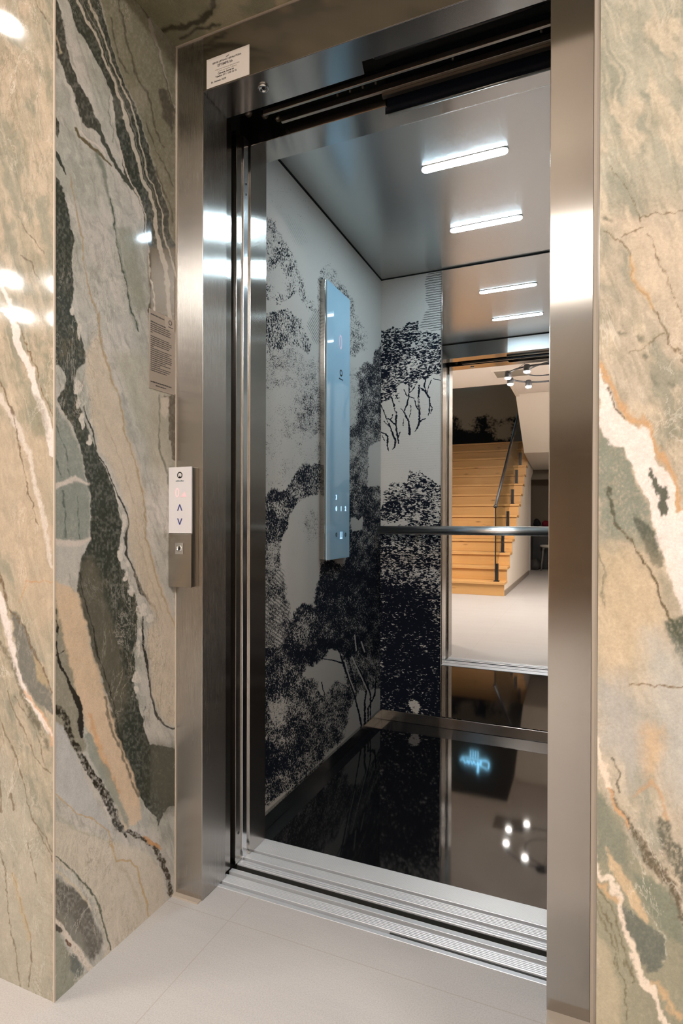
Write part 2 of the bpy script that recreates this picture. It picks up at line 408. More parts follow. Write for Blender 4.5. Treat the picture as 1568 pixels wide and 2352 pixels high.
def stone_dark(X, Y, Z):
    """the pale slab with the broad green-black vein"""
    x, y = to_tex(X, Y, Z)
    p = Paint(x, y, sc(166, 166, 158), 5)
    p.cloud(sc(146, 150, 140), 60, 160, .45, .62, .6, 101, -.35)
    p.cloud(sc(180, 176, 168), 40, 130, .5, .66, .6, 107, -.35)
    gr = sc(52, 57, 49); wt = sc(186, 178, 168)
    fine(p, 121, -.3, sc(118, 122, 112), sc(190, 188, 182))
    # olive field at the top right
    p.poly(TA([(735, -200), (1000, -200), (1400, 300), (1400, 1900), (1290, 1800), (1200, 1420), (1110, 1080), (960, 660), (830, 300), (735, 0)]), sc(112, 110, 90), 4)
    for i, (P, w) in enumerate([([(880, -50), (930, 200), (1000, 450), (1090, 700), (1160, 930), (1240, 1100)], 4), ([(1010, 0), (1120, 160), (1190, 380), (1250, 620), (1310, 850)], 5), ([(830, 120), (900, 420), (980, 560)], 3), ([(1090, 900), (1180, 1150), (1290, 1400)], 3), ([(1160, 1250), (1290, 1650)], 3)]):
        p.line(TA(P), w, sc(70, 68, 55), 2, 2, .85)
    p.line(TA([(1120, 170), (1180, 340), (1250, 600), (1300, 800)]), [8, 5, 4, 2], sc(150, 146, 136), 1.5, 2, .8)
    p.poly(TA([(1190, 680), (1260, 690), (1310, 900), (1300, 1000), (1210, 850)]), sc(62, 58, 50), 3, 3, .8)
    # striped band
    p.poly(TA([(505, -200), (505, 0), (560, 180), (640, 330), (720, 470), (800, 620), (840, 740), (880, 930), (905, 1080), (940, 1290), (1000, 1420), (1050, 1560), (1090, 1740), (1140, 1860), (1130, 2352), (1320, 2352), (1400, 1900), (1290, 1780), (1200, 1420), (1110, 1080), (960, 660), (830, 300), (730, 0), (730, -200)]), gr, 1.2, 1.2)
    p.poly(TA([(1125, 1840), (1400, 1840), (1400, 2500), (1140, 2500)]), sc(96, 88, 70), 5)  # brown patch paints the steel jamb's reflection in the polished slab
    p.line(TA([(575, -100), (575, 0), (700, 250), (800, 480), (870, 640), (930, 830), (990, 1010), (1060, 1290), (1130, 1530), (1200, 1800), (1240, 2100), (1270, 2352), (1290, 2600)]), [5, 5, 6, 6, 6, 8, 9, 9, 7, 8, 9, 9, 9], sc(168, 162, 148), 1, .8)
    p.line(TA([(655, -100), (655, 0), (760, 240), (850, 470), (960, 730), (1030, 950), (1110, 1290), (1190, 1560), (1260, 1850), (1310, 2100)]), [4, 4, 5, 4, 4, 3, 3, 3, 4, 5], sc(160, 154, 138), .8, .6)
    p.line(TA([(610, 0), (740, 260), (830, 500), (930, 760), (1010, 980), (1090, 1300), (1160, 1560)]), 1.4, sc(120, 118, 105), .8, .6)
    p.line(TA([(840, 760), (860, 900), (900, 1080), (950, 1260), (1020, 1440), (1070, 1600), (1120, 1790), (1140, 2050), (1170, 2352)]), [2, 2, 3, 3, 4, 3, 3, 3, 3], sc(176, 168, 155), .8, 1.2)
    # upper twisting vein
    p.poly(TA([(390, -200), (430, 0), (480, 200), (520, 440), (585, 640), (640, 740), (700, 880), (740, 900), (760, 1000), (700, 960), (640, 940), (590, 880), (570, 740), (510, 640), (450, 430), (390, 200), (340, 0)]), sc(58, 60, 53), 1.3, 2)
    p.line(TA([(420, 230), (460, 400)]), 3, sc(150, 140, 118), 1)
    p.line(TA([(735, 930), (780, 1070), (850, 1180), (920, 1290), (990, 1400)]), [10, 9, 8, 7, 9], sc(66, 70, 60), 1.2, 1.6)
    p.line(TA([(560, 950), (590, 1000), (650, 1050), (720, 1110), (780, 1180), (840, 1230)]), [5, 7, 9, 7, 5, 3], sc(92, 84, 58), 1.2, 1.6)
    p.line(TA([(600, 960), (640, 1010), (720, 1060), (790, 1150)]), 4, wt, 1, 1)
    p.line(TA([(820, 750), (810, 850), (860, 960), (850, 1070)]), 1.5, sc(110, 112, 100), 1)
    p.line(TA([(720, 1130), (770, 1270), (810, 1420), (850, 1580), (885, 1760), (920, 1950), (960, 2150), (1000, 2352), (1030, 2450)]), [8, 9, 8, 6, 5, 4, 4, 6, 8], sc(96, 108, 94), 4, 2, .8)
    p.line(TA([(830, 1480), (870, 1700), (900, 1900), (940, 2080), (990, 2300), (1040, 2480)]), 2, sc(62, 74, 62), 1, 1.5)
    p.poly(TA([(880, 1700), (980, 1700), (1060, 1950), (1110, 2300), (1050, 2400), (960, 2100)]), sc(130, 134, 120), 8, 3, .8)
    # small marks at the left edge
    p.poly(TA([(340, 860), (400, 850), (440, 930), (445, 1030), (410, 1000), (340, 940)]), gr, 1, 2)
    p.line(TA([(360, 1080), (430, 1180), (490, 1310)]), [6, 10, 2], gr, 1, 2)
    # the big dark body
    R = TA([(340, 1290), (400, 1290), (450, 1380), (490, 1480), (520, 1640), (540, 1780), (530, 1950), (545, 2100), (548, 2240)])
    R += TB([(395, 10), (440, 150), (468, 260), (460, 310), (418, 345), (402, 400), (430, 520), (490, 700), (540, 830), (600, 960), (628, 1060), (642, 1200), (640, 1300), (660, 1420), (720, 1560), (745, 1640), (740, 1720), (742, 1800), (722, 1900), (738, 2000), (722, 2040), (742, 2150), (780, 2250), (782, 2352)])
    R += TC([(1035, 60), (1040, 230), (1080, 345), (1260, 380), (1400, 380), (1400, 800), (1250, 800), (1180, 840), (1150, 930), (1140, 985), (1130, 870), (1000, 690), (930, 590), (870, 480), (850, 300), (800, 200), (745, 60)])
    R += TB([(615, 2200), (540, 1980), (490, 1850), (450, 1700), (425, 1560), (420, 1450), (432, 1370), (480, 1290), (482, 1200), (474, 1000), (450, 850), (400, 650), (340, 560), (310, 490), (350, 440), (360, 380), (330, 340), (285, 300), (200, 270)])
    p.poly(R, gr, 1.4, 2.5)
    p.poly(TB([(425, 1400), (490, 1360), (560, 1500), (620, 1760), (700, 2100), (640, 2300), (520, 1960), (440, 1640)]), sc(92, 90, 76), 14, 6, .75)
    p.poly(TC([(1080, 350), (1400, 370), (1400, 820), (1180, 840), (1060, 640)]), sc(70, 70, 56), 30, 8, .9)
    p.line(TB([(425, 1440), (470, 1660), (520, 1880), (600, 2080), (660, 2352)]), 2.5, sc(50, 48, 40), 1, 1.5)
    # lower-left grey-green field and its white seams
    p.poly(TB([(200, 560), (300, 540), (380, 640), (450, 850), (472, 1000), (478, 1200), (470, 1270), (200, 1280)]), sc(118, 128, 120), 5, 3, .9)
    for P, w in [([(285, 620), (340, 760), (370, 900), (385, 960)], 2), ([(300, 800), (330, 940)], 2), ([(420, 1050), (415, 1180), (425, 1260)], 2), ([(340, 1020), (350, 1120), (345, 1250)], 3)]:
        p.line(TB(P), w, sc(70, 82, 76), 1.5, 2, .8)
    p.line(TB([(230, 1000), (330, 975), (410, 950), (470, 965)]), [14, 13, 11, 6], wt, 3, 3)
    p.line(TB([(230, 1300), (370, 1285), (480, 1275)]), [16, 20, 8], wt, 3, 3)
    p.poly(TB([(200, 1300), (440, 1300), (415, 1420), (330, 1500), (200, 1480)]), sc(164, 164, 156), 6, 3)
    p.poly(TB([(200, 1520), (300, 1500), (425, 1560), (470, 1800), (540, 2000), (600, 2180), (640, 2352), (520, 2400), (440, 2200), (380, 2000), (330, 1780), (200, 1560)]), sc(190, 168, 138), 5, 3)
    p.poly(TB([(200, 1560), (290, 1560), (340, 1780), (390, 2000), (440, 2200), (470, 2420), (300, 2420), (200, 2300)]), sc(122, 120, 102), 4, 4, .9)
    p.line(TB([(285, 1600), (310, 1720), (300, 1830), (325, 1950), (370, 2050), (410, 2130), (440, 2230), (455, 2340)]), [6, 3, 3, 5, 8, 14, 12, 8], sc(44, 42, 36), 1.2, 3)
    p.line(TB([(280, 1900), (350, 1870)]), 3, sc(60, 54, 44), 1, 2)
    # white crystals along the right edge of the dark body
    for cx, cy, w, h in [(400, 30, 16, 50), (432, 150, 20, 100), (428, 440, 40, 70), (424, 520, 26, 60), (450, 620, 22, 90), (485, 720, 22, 70), (500, 620, 18, 40), (632, 1040, 18, 60), (655, 1175, 24, 100), (653, 1330, 26, 100), (690, 1400, 26, 50), (680, 1480, 20, 60), (712, 1560, 20, 60), (765, 1655, 60, 70), (810, 1690, 40, 50), (760, 1760, 24, 40), (750, 1850, 14, 110), (735, 2010, 40, 60), (732, 2070, 26, 40)]:
        P = [(cx+w/2*math.cos(a)*(1+.25*math.sin(3*a+cx)), cy+h/2*math.sin(a)) for a in [k*PI/5 for k in range(10)]]
        p.poly(TB(P), sc(190, 186, 176), 1, 2)
    p.line(TB([(455, 540), (500, 660), (525, 790), (580, 900), (620, 990), (665, 1080), (688, 1180), (665, 1250), (690, 1350), (735, 1480), (750, 1560), (790, 1600), (840, 1640), (862, 1690)]), [3, 4, 4, 3, 3, 4, 5, 7, 4, 4, 8, 7, 6, 2], sc(58, 60, 54), 1, 1.3)
    p.line(TB([(770, 1690), (775, 1850), (800, 1980), (815, 2100), (840, 2200), (880, 2265), (920, 2285), (980, 2282)]), [4, 5, 5, 5, 5, 5, 4, 4], sc(50, 50, 46), .9, .8)
    p.line(TB([(820, 1760), (800, 1880), (815, 2020), (850, 2150), (890, 2230), (940, 2250)]), 1.6, sc(120, 110, 94), 1.2, 1, .8)
    # cream field beside the ochre line
    p.poly(TB([(470, 260), (540, 130), (600, 380), (690, 700), (780, 1000), (800, 1180), (800, 1290), (840, 1440), (960, 1720), (980, 2270), (890, 2260), (830, 2120), (800, 1900), (800, 1760), (850, 1690), (770, 1570), (730, 1440), (690, 1270), (690, 1100), (640, 960), (540, 780), (500, 600), (460, 420)]), sc(184, 171, 150), 7, 4, .85)
    p.line(TA([(520, 1300), (560, 1480), (600, 1700), (630, 1950), (690, 2200), (740, 2420)])+TB([(545, 150), (590, 370), (640, 520), (680, 700), (720, 860), (770, 1000), (802, 1180), (797, 1280), (830, 1440), (880, 1580), (960, 1740)]), [2, 2, 4, 3, 4, 4, 5, 4, 4, 3, 3, 4, 4, 4, 3, 3, 3], sc(156, 136, 98), 2, 1.5, .85)
    p.line(TB([(480, 300), (540, 560), (620, 760), (680, 940), (740, 1120), (760, 1300), (800, 1480), (880, 1660)]), 2, sc(160, 148, 126), 2, 1.2, .7)
    p.poly(TB([(610, 250), (760, 250), (960, 480), (960, 900), (900, 1000), (820, 900), (760, 700), (680, 500)]), sc(158, 156, 138), 14, 5, .7)
    p.line(TB([(860, 480), (870, 640), (865, 760), (905, 900), (915, 1000)]), [3, 4, 5, 4, 3], sc(92, 98, 84), 2, 1.5, .8)
    p.poly(TB([(890, 480), (980, 480), (980, 880), (935, 830), (915, 560)]), sc(66, 58, 46), 2, 3, .9)
    p.poly(TB([(870, 500), (905, 480), (920, 540), (905, 610), (880, 580)]), sc(182, 174, 160), 2, 2)
    # foot of the wall
    p.poly(TC([(300, 130), (480, 230), (600, 560), (760, 880), (860, 1000), (760, 940), (600, 850), (300, 620)]), sc(166, 168, 166), 4, 2)
    p.poly(TC([(560, -60), (760, 0), (850, 300), (1000, 690), (1020, 880), (900, 970), (780, 650), (640, 250)]), sc(192, 170, 142), 4, 3)
    p.line(TC([(650, 120), (700, 320), (780, 560), (850, 700)]), [6, 14, 10, 6], sc(196, 152, 104), 4, 4, .7)
    p.line(TC([(760, 0), (800, 200), (870, 400), (930, 600), (1000, 700)]), 5, sc(84, 82, 70), 2, 3, .8)
    p.line(TC([(640, 300), (700, 440), (760, 580), (860, 800), (920, 940)]), [14, 20, 22, 14, 10], sc(128, 136, 126), 4, 4, .85)
    p.line(TC([(330, 30), (400, 80), (480, 160), (540, 330), (620, 490), (720, 640), (790, 790), (850, 920), (910, 1010)]), [16, 14, 15, 13, 18, 18, 17, 14, 5], sc(46, 43, 34), 1.5, 4, 1, .5)
    p.line(TC([(930, 975), (1000, 1010), (1060, 1050), (1120, 1090), (1160, 1180), (1190, 1300), (1215, 1420), (1240, 1520)]), [10, 8, 9, 12, 13, 13, 9, 5], sc(58, 50, 36), 1.5, 4, 1, .5)
    p.line(TC([(1040, 1020), (1110, 1075), (1160, 1110)]), [4, 8, 4], sc(186, 138, 84), 2, 2, .9)
    p.poly(TC([(300, 860), (600, 960), (800, 1050), (1000, 1080), (1120, 1180), (1160, 1300), (1190, 1480), (1100, 1700), (700, 2000), (760, 1800), (700, 1500), (560, 1280), (300, 1180)]), sc(182, 174, 156), 8, 4, .85)
    p.line(TC([(330, 620), (400, 690), (470, 760), (560, 830), (680, 890), (790, 960), (800, 1080), (830, 1170), (930, 1190), (990, 1260), (1020, 1370), (1045, 1470), (1055, 1560)]), [3, 3, 3, 3, 3, 3, 5, 4, 4, 4, 4, 4, 3], sc(172, 146, 98), 1.5, 1.5, .85)
    p.line(TC([(330, 820), (450, 880), (560, 960), (700, 1010), (800, 1050)]), [5, 6, 5, 5, 3], sc(158, 158, 138), 3, 2, .8)
    p.line(TC([(860, 1220), (920, 1280), (960, 1370), (990, 1480)]), 5, sc(166, 158, 136), 3, 2, .8)
    p.poly(TC([(300, 1310), (390, 1310), (480, 1345), (580, 1430), (650, 1500), (680, 1620), (730, 1780), (700, 1870), (640, 1900), (560, 1780), (300, 1590)]), sc(80, 78, 70), 5, 5, .95, .2)
    p.poly(TC([(400, 1560), (500, 1560), (580, 1700), (640, 1890), (560, 1800), (480, 1700)]), sc(116, 118, 108), 8, 5, .8)
    p.line(TC([(330, 1160), (420, 1180), (520, 1240), (600, 1330), (690, 1450), (735, 1550), (760, 1700), (785, 1840)]), [3, 4, 5, 4, 4, 4, 4, 4], sc(74, 82, 68), 1.3, 1.5)
    p.line(TC([(340, 1250), (440, 1280), (560, 1390), (640, 1490), (670, 1560)]), [6, 7, 7, 6, 4], sc(178, 170, 150), 2, 2)
    p.poly(TC([(300, 1640), (400, 1680), (480, 1800), (600, 1980), (520, 2100), (380, 2230), (300, 2230)]), sc(126, 130, 116), 5, 4, .95)
    p.line(TC([(370, 1600), (440, 1670), (520, 1780), (640, 1960), (700, 2060)]), [16, 15, 14, 14, 12], sc(192, 184, 172), 2, 2)
    p.line(TC([(395, 1640), (430, 1690)]), 8, sc(60, 58, 50), 1.5, 3)
    p.line(TC([(480, 1760), (500, 1790)]), 6, sc(90, 60, 36), 1.5, 3)
    p.poly(TC([(500, 1840), (540, 1850), (600, 1970), (560, 2010), (510, 1940)]), sc(88, 96, 92), 4, 4)
    g = p.c.mean(-1, keepdims=True); return (p.c*.85+g*.15)*np.array([1.14, 1.10, 1.10])

def tame(c):
    g = c.mean(-1, keepdims=True); return (c*.80+g*.20)*.80
def stone_beige_left(X, Y, Z):
    """warm slab left of the niche"""
    d = -0.98-X; per = 0.45; k = d/(2*per); k = np.abs(((k+0.5) % 1.0)-0.5)*2*per
    x, y = to_tex(-0.98-np.where(d > .3, k, d), Y, Z)
    p = Paint(x, y, sc(168, 154, 128), 31, (9, 3.6)); p.ks = 1.4
    p.cloud(sc(134, 132, 112), 30, 60, .46, .62, .75, 201, -.2)
    p.cloud(sc(192, 170, 142), 26, 70, .5, .64, .7, 205, -.2)
    fine(p, 221, -.25, sc(120, 118, 94), sc(206, 188, 160))
    p.poly(TB([(-400, 600), (280, 700), (300, 1500), (230, 1900), (60, 1400), (-400, 1100)]), sc(190, 164, 134), 20, 6, .55)
    for P in [([(270, 0), (300, 90), (355, 170)]), ([(160, 1930), (230, 1980), (290, 2070)]), ([(120, 1600), (200, 1760), (330, 1900)])]:
        p.line(TA(P), [1, 3, 2][:len(P)], sc(96, 78, 52), 1, 1.5, .8)
    wv = sc(222, 208, 200)
    p.line(TA([(-60, 1960), (0, 2090), (60, 2230), (110, 2352)]), [10, 9, 7, 6], wv, 1.3, 2)
    p.line(TB([(20, 10), (60, 60), (100, 190), (160, 330), (205, 500), (250, 670), (285, 800)]), [8, 10, 16, 17, 17, 18, 17], wv, 1.3, 2)
    p.line(TB([(45, 0), (95, 90), (140, 190), (200, 340), (240, 480), (270, 600)]), [2, 2, 1.5, 1.5, 2, 2], sc(120, 92, 58), .8, 1.5)
    p.line(TB([(-60, 380), (0, 480), (100, 690), (160, 800), (200, 990), (240, 1230), (275, 1430)]), [8, 11, 11, 8, 10, 10, 8], sc(206, 190, 176), 2, 3, .9)
    p.line(TB([(-40, 330), (10, 430), (60, 570), (110, 790), (150, 980), (200, 1200)]), [3, 4, 3, 3, 3, 2], sc(108, 86, 56), 1, 2.2, .9)
    p.poly(TB([(150, 480), (220, 500), (250, 720), (190, 700)]), sc(128, 124, 100), 7, 5, .7)
    p.line(TB([(280, 1500), (150, 1495), (110, 1600)]), 2.5, sc(186, 136, 84), 1.5, 2, .9)
    p.poly(TB([(50, 1640), (80, 1660), (130, 1740), (190, 1880), (275, 2090), (290, 2210), (190, 2140), (120, 2000), (80, 1800)]), sc(104, 102, 92), 2, 2.5)
    p.poly(TB([(180, 1890), (215, 1930), (260, 2040), (255, 2070), (200, 2030)]), sc(172, 148, 104), 2, 3, .8)
    p.line(TB([(-20, 1420), (10, 1520), (40, 1630), (120, 1740), (160, 1830), (220, 1950), (280, 2080)]), [7, 8, 5, 5, 5, 4, 3], sc(104, 80, 46), 1.2, 3, .9, .4)
    p.line(TB([(-80, 1500), (0, 1600), (55, 1770), (95, 1960), (150, 2110), (220, 2230), (285, 2330)]), [22, 18, 13, 13, 10, 9, 8], wv, 2, 2.5)
    p.line(TB([(-20, 1800), (60, 1890), (120, 2080), (180, 2230), (260, 2400)]), [14, 10, 10, 14, 8], sc(98, 86, 56), 3, 4, .8, .5)
    p.line(TC([(190, -30), (250, 60), (310, 140), (350, 230), (375, 330)]), [5, 6, 7, 8, 9], sc(214, 164, 118), 2.5, 2, .9)
    p.line(TC([(200, 20), (260, 90), (320, 170), (360, 260)]), 3, sc(226, 210, 196), 1.2, 1.5)
    p.poly(TC([(190, 60), (230, 90), (260, 200), (220, 200)]), sc(92, 88, 66), 4, 5, .8)
    p.poly(TC([(-300, 330), (40, 380), (200, 700), (300, 1100), (370, 1400), (370, 2200), (-300, 2100)]), sc(172, 164, 144), 14, 5, .8)
    for P, w in [([(40, -50), (110, 130), (180, 290), (260, 430), (370, 560)], 2.5), ([(-20, 150), (70, 330), (160, 560), (185, 680), (250, 900), (300, 1020), (375, 1180)], 3), ([(240, 890), (310, 990), (370, 1120)], 3), ([(0, 1130), (50, 1400), (85, 1720), (150, 2060)], 2.5), ([(80, 1280), (150, 1440), (200, 1700), (225, 1850), (220, 2080)], 3.2), ([(110, 0), (220, 180), (340, 500)], 2), ([(200, 1050), (220, 1180), (255, 1330)], 3), ([(80, 700), (105, 800)], 4), ([(0, 620), (20, 840)], 5)]:
        p.line(TC(P), w/1.2, sc(112, 92, 60), 1, 1.8, .85)
    p.line(TC([(90, 1290), (160, 1480), (200, 1760)]), 7, sc(186, 158, 108), 4, 3, .7)
    return tame(p.c)

def stone_beige_right(X, Y, Z):
    """warm slab right of the niche"""
    d = X-NR; per = 0.5; k = d/(2*per); k = np.abs(((k+0.5) % 1.0)-0.5)*2*per
    x, y = to_tex(NR+np.where(d > .3, k, d), Y, Z)
    p = Paint(x, y, sc(184, 168, 146), 57, (17, 5.5)); p.ks = 1.7
    p.poly([(1300, -900), (2400, -900), (2400, 330), (1560, 440), (1480, 420), (1370, 520), (1300, 300)], sc(164, 160, 140), 40, 10, .9)
    p.cloud(sc(134, 136, 118), 45, 90, .47, .62, .7, 301, -.3)
    p.cloud(sc(204, 184, 156), 40, 80, .5, .63, .7, 305, -.3)
    fine(p, 321, -.35, sc(132, 130, 108), sc(216, 196, 168))
    p.poly(TD([(330, 980), (480, 980), (643, 1100), (900, 1200), (900, 1700), (643, 1650), (500, 1400)]), sc(204, 182, 156), 16, 6, .7)
    br = sc(110, 92, 58)
    for P, w in [([(325, 750), (345, 775), (380, 840), (415, 900), (450, 980)], [5, 2, 2, 4, 2]), ([(460, 1000), (400, 1050), (350, 1090)], [2, 3, 2]), ([(440, 960), (643, 935), (800, 900)], [4, 3, 3]), ([(275, 1035), (330, 1090), (390, 1150), (420, 1240), (480, 1360), (520, 1430), (560, 1490), (610, 1560), (660, 1660), (760, 1800)], [4, 4, 5, 4, 5, 4, 5, 4, 4, 4]), ([(480, 1060), (520, 1150), (560, 1240), (590, 1350), (640, 1440)], [2, 3, 2, 2, 2]), ([(560, 1500), (480, 1560), (400, 1600)], [3, 2, 2])]:
        p.line(TD(P), [a*.8 for a in w], br, 1.2, 2, .85)
    p.line(TD([(400, 1180), (450, 1290), (500, 1400)]), [10, 12, 6], sc(206, 164, 110), 4, 3, .7)
    for cx, cy in [(455, 1530), (480, 1610), (585, 1700), (530, 1700), (370, 1490), (300, 960)]:
        p.line(TD([(cx-8, cy-6), (cx+10, cy+10)]), 7, sc(104, 104, 88), 3, 4, .8)
    p.poly(TD([(265, 1930), (380, 2040), (440, 2150), (520, 2352), (560, 2500), (300, 2420), (265, 2200)]), sc(132, 136, 120), 4, 4, .95, .3)
    p.line(TD([(250, 1660), (280, 1690), (340, 1780), (430, 1890), (500, 1970), (560, 2060), (615, 2210), (670, 2420)]), [12, 13, 12, 12, 14, 15, 13, 12], sc(204, 152, 92), 4, 4, .85)
    wv = sc(232, 216, 208)
    p.poly(TD([(250, 1680), (275, 1710), (300, 1760), (360, 1845), (430, 1920), (490, 1960), (520, 2010), (545, 2110), (595, 2180), (625, 2352), (660, 2480), (600, 2500), (530, 2352), (495, 2250), (440, 2130), (380, 2040), (300, 1970), (250, 1900)]), wv, 1.6, 3)
    p.line(TD([(285, 1740), (320, 1800), (375, 1855)]), 3, sc(96, 82, 56), 1.2, 3, .9)
    p.line(TD([(500, 2120), (530, 2180), (555, 2240), (580, 2340)]), [6, 13, 16, 20], sc(84, 88, 74), 1.5, 5, .95)
    p.line(TD([(310, 2220), (340, 2290), (380, 2380)]), [6, 9, 8], sc(86, 86, 68), 2, 4, .9)
    # lower half
    p.poly(TE([(570, -40), (700, -60), (760, 600), (670, 420), (610, 230), (560, 80)]), wv, 2, 4)
    p.poly(TE([(440, -40), (520, -20), (570, 90), (590, 200), (540, 190), (500, 110)]), sc(92, 96, 82), 3, 5, .95)
    p.poly(TE([(280, 40), (330, 60), (320, 120), (380, 150), (340, 160), (280, 110)]), sc(140, 140, 126), 4, 4, .9)
    p.poly(TE([(265, 130), (480, 120), (560, 260), (600, 440), (560, 560), (480, 700), (400, 740), (265, 700)]), sc(204, 178, 140), 34, 10, .75)
    p.line(TE([(280, 160), (310, 260), (320, 400)]), [5, 4, 4], sc(120, 116, 92), 2, 3, .8)
    p.line(TE([(370, 0), (440, 90), (510, 200), (560, 330), (620, 430), (690, 600)]), [3, 4, 5, 7, 7, 6], sc(98, 84, 56), 1.5, 3.5, .9)
    p.poly(TE([(600, 470), (690, 440), (740, 800), (670, 720), (620, 620)]), sc(80, 88, 70), 4, 5, .95, .3)
    p.poly(TE([(480, 540), (560, 520), (700, 740), (760, 1200), (640, 1300), (540, 1000)]), sc(180, 176, 168), 26, 12, .85)
    p.poly(TE([(260, 720), (400, 740), (470, 880), (480, 1060), (430, 1220), (260, 1010)]), sc(172, 166, 158), 22, 12, .9)
    p.line(TE([(415, 760), (500, 770), (600, 775), (700, 770)]), 3.4, sc(124, 98, 62), 1.2, 2, .9)
    p.poly(TE([(470, 980), (570, 960), (570, 1080), (520, 1200), (480, 1160)]), sc(204, 166, 118), 16, 14, .75)
    p.line(TE([(450, 1260), (500, 1200), (560, 1260), (600, 1400)]), [6, 8, 8, 6], sc(190, 142, 92), 3, 4, .7)
    p.poly(TE([(255, 1220), (380, 1370), (430, 1550), (530, 1680), (650, 1880), (760, 2000), (760, 2400), (255, 2400)]), sc(140, 136, 110), 5, 5, .95)
    p.poly(TE([(255, 1240), (320, 1290), (400, 1480), (410, 1640), (300, 1570), (255, 1600)]), sc(122, 124, 106), 7, 6, .9)
    p.line(TE([(250, 990), (280, 1090), (310, 1170), (345, 1265)]), [10, 11, 12, 6], sc(232, 206, 182), 1.8, 2.5)
    p.line(TE([(330, 1110), (360, 1180), (370, 1240)]), 3, sc(100, 92, 74), 1.2, 2)
    p.line(TE([(340, 1250), (390, 1350), (440, 1450), (510, 1560), (600, 1700), (680, 1880), (760, 2000)]), [8, 13, 16, 22, 20, 18, 16], sc(92, 78, 52), 2.5, 5, .95, .35)
    p.line(TE([(330, 1240), (380, 1350), (420, 1430)]), [5, 8, 6], sc(202, 152, 98), 2, 3)
    p.poly(TE([(540, 1380), (610, 1400), (670, 1560), (720, 1900), (640, 1700), (580, 1560)]), sc(86, 86, 68), 4, 6, .9, .4)
    p.poly(TE([(310, 1540), (350, 1580), (420, 1700), (490, 1830), (480, 1870), (400, 1800), (340, 1660)]), sc(200, 170, 128), 2.5, 3)
    p.poly(TE([(430, 1650), (560, 1690), (640, 1820), (720, 2000), (600, 1960), (500, 1800)]), sc(116, 122, 102), 5, 5, .9)
    p.poly(TE([(350, 1800), (440, 1850), (540, 1900), (585, 1970), (570, 2090), (500, 2100), (420, 1990), (370, 1880)]), sc(98, 102, 90), 3, 4)
    p.line(TE([(470, 1780), (540, 1880), (585, 1960), (580, 2060)]), 2, sc(176, 178, 160), 1.2, 1.5)
    p.line(TE([(250, 1560), (300, 1640), (345, 1720), (360, 1810), (400, 1950), (440, 2060), (490, 2160), (560, 2280), (620, 2400)]), [6, 10, 12, 8, 13, 13, 16, 14, 12], sc(224, 204, 182), 1.8, 3)
    p.line(TE([(255, 1620), (310, 1720), (350, 1800)]), 8, sc(204, 160, 104), 3, 3, .85)
    for P in [[(255, 1700), (300, 1830), (350, 2000), (400, 2160), (415, 2330)], [(265, 1780), (310, 1960), (360, 2080)], [(270, 1660), (330, 1830), (380, 1990), (440, 2140)]]:
        p.line(TE(P), 3, sc(108, 96, 62), 1.2, 2, .9)
    p.poly(TE([(250, 1950), (330, 2060), (380, 2200), (400, 2400), (250, 2400)]), sc(182, 166, 134), 8, 5, .8)
    p.line(TE([(520, 2160), (600, 2240), (680, 2330)]), [8, 10, 8], sc(212, 168, 112), 4, 4, .8)
    return tame(p.c)

def stone_soffit(X, Y, Z):
    p = Paint(X*500+300, Y*500, sc(150, 142, 116), 71, (10, 4))
    p.cloud(sc(116, 112, 88), 70, 50, .46, .62, .8, 401, .3)
    p.cloud(sc(178, 160, 128), 50, 60, .5, .62, .6, 405, .3)
    px = lambda P: [(x*500+300, y*500) for x, y in P]
    dk = sc(62, 58, 42)
    p.line(px([(-.98, 1.14), (-.93, 1.15), (-.86, 1.16), (-.80, 1.13)]), [6, 9, 8, 3], dk, 2, 3)
    p.line(px([(-.95, 1.18), (-.90, 1.175), (-.84, 1.19)]), [3, 5, 3], dk, 2, 2)
    p.line(px([(-.93, 1.02), (-.88, 1.07), (-.83, 1.11)]), [6, 12, 4], sc(84, 80, 62), 3, 4)
    p.line(px([(-.82, .84), (-.76, .98), (-.73, 1.10), (-.70, 1.14)]), [4, 4, 5, 3], dk, 1.5, 2)
    p.line(px([(-.80, 1.10), (-.76, 1.03), (-.70, .96), (-.60, .92), (-.45, .95)]), [4, 4, 5, 3, 3], dk, 1.5, 2)
    p.line(px([(-.5, .84), (-.3, 1.0), (-.1, 1.2)]), [5, 4, 4], dk, 2, 3)
    return p.c

# ------------------------------------------------------------------ landing side of the lift
NL, NR, FY, WY = -0.980, 0.0135, 1.2045, 0.835      # niche sides, face of the door frame, face of the walls
SOF = 2.189
def steps(a, b, h): return np.linspace(a, b, max(2, int(round(abs(b-a)/h))+1))

zs = np.concatenate([steps(0, SOF, .0013)])
o = grid('wall_left', steps(WY, FY+.10, .0014), steps(0, SOF, .0014), lambda U, V: (np.full(U.shape, NL), U, V), STONE, 'slab', stone_dark, True)
struct(o, 'pale marble side wall of the niche with a broad green-black vein')
us = np.concatenate([steps(-5.2, -1.5, .02)[:-1], steps(-1.5, -1.2, .006)[:-1], steps(-1.2, NL, .0013)])
zz = np.concatenate([zs[:-1], steps(SOF, 2.8, .02)])
o = grid('wall_front_left', us, zz, lambda U, V: (U, np.full(U.shape, WY), V), STONE, 'slab', stone_beige_left)
struct(o, 'beige and green marble wall left of the lift niche')
us = np.concatenate([steps(NR, .22, .0013)[:-1], steps(.22, .6, .006)[:-1], steps(.6, 3.0, .03)])
o = grid('wall_front_right', us, zz, lambda U, V: (U, np.full(U.shape, WY), V), STONE, 'slab', stone_beige_right)
struct(o, 'beige marble wall with white and orange veins right of the lift niche')
o = grid('trim_1', steps(NL, NR, .003), steps(WY, FY+.1, .003), lambda U, V: (U, V, np.full(U.shape, SOF)), STONE, 'slab', stone_soffit, True)
struct(o, 'beige marble soffit of the niche')
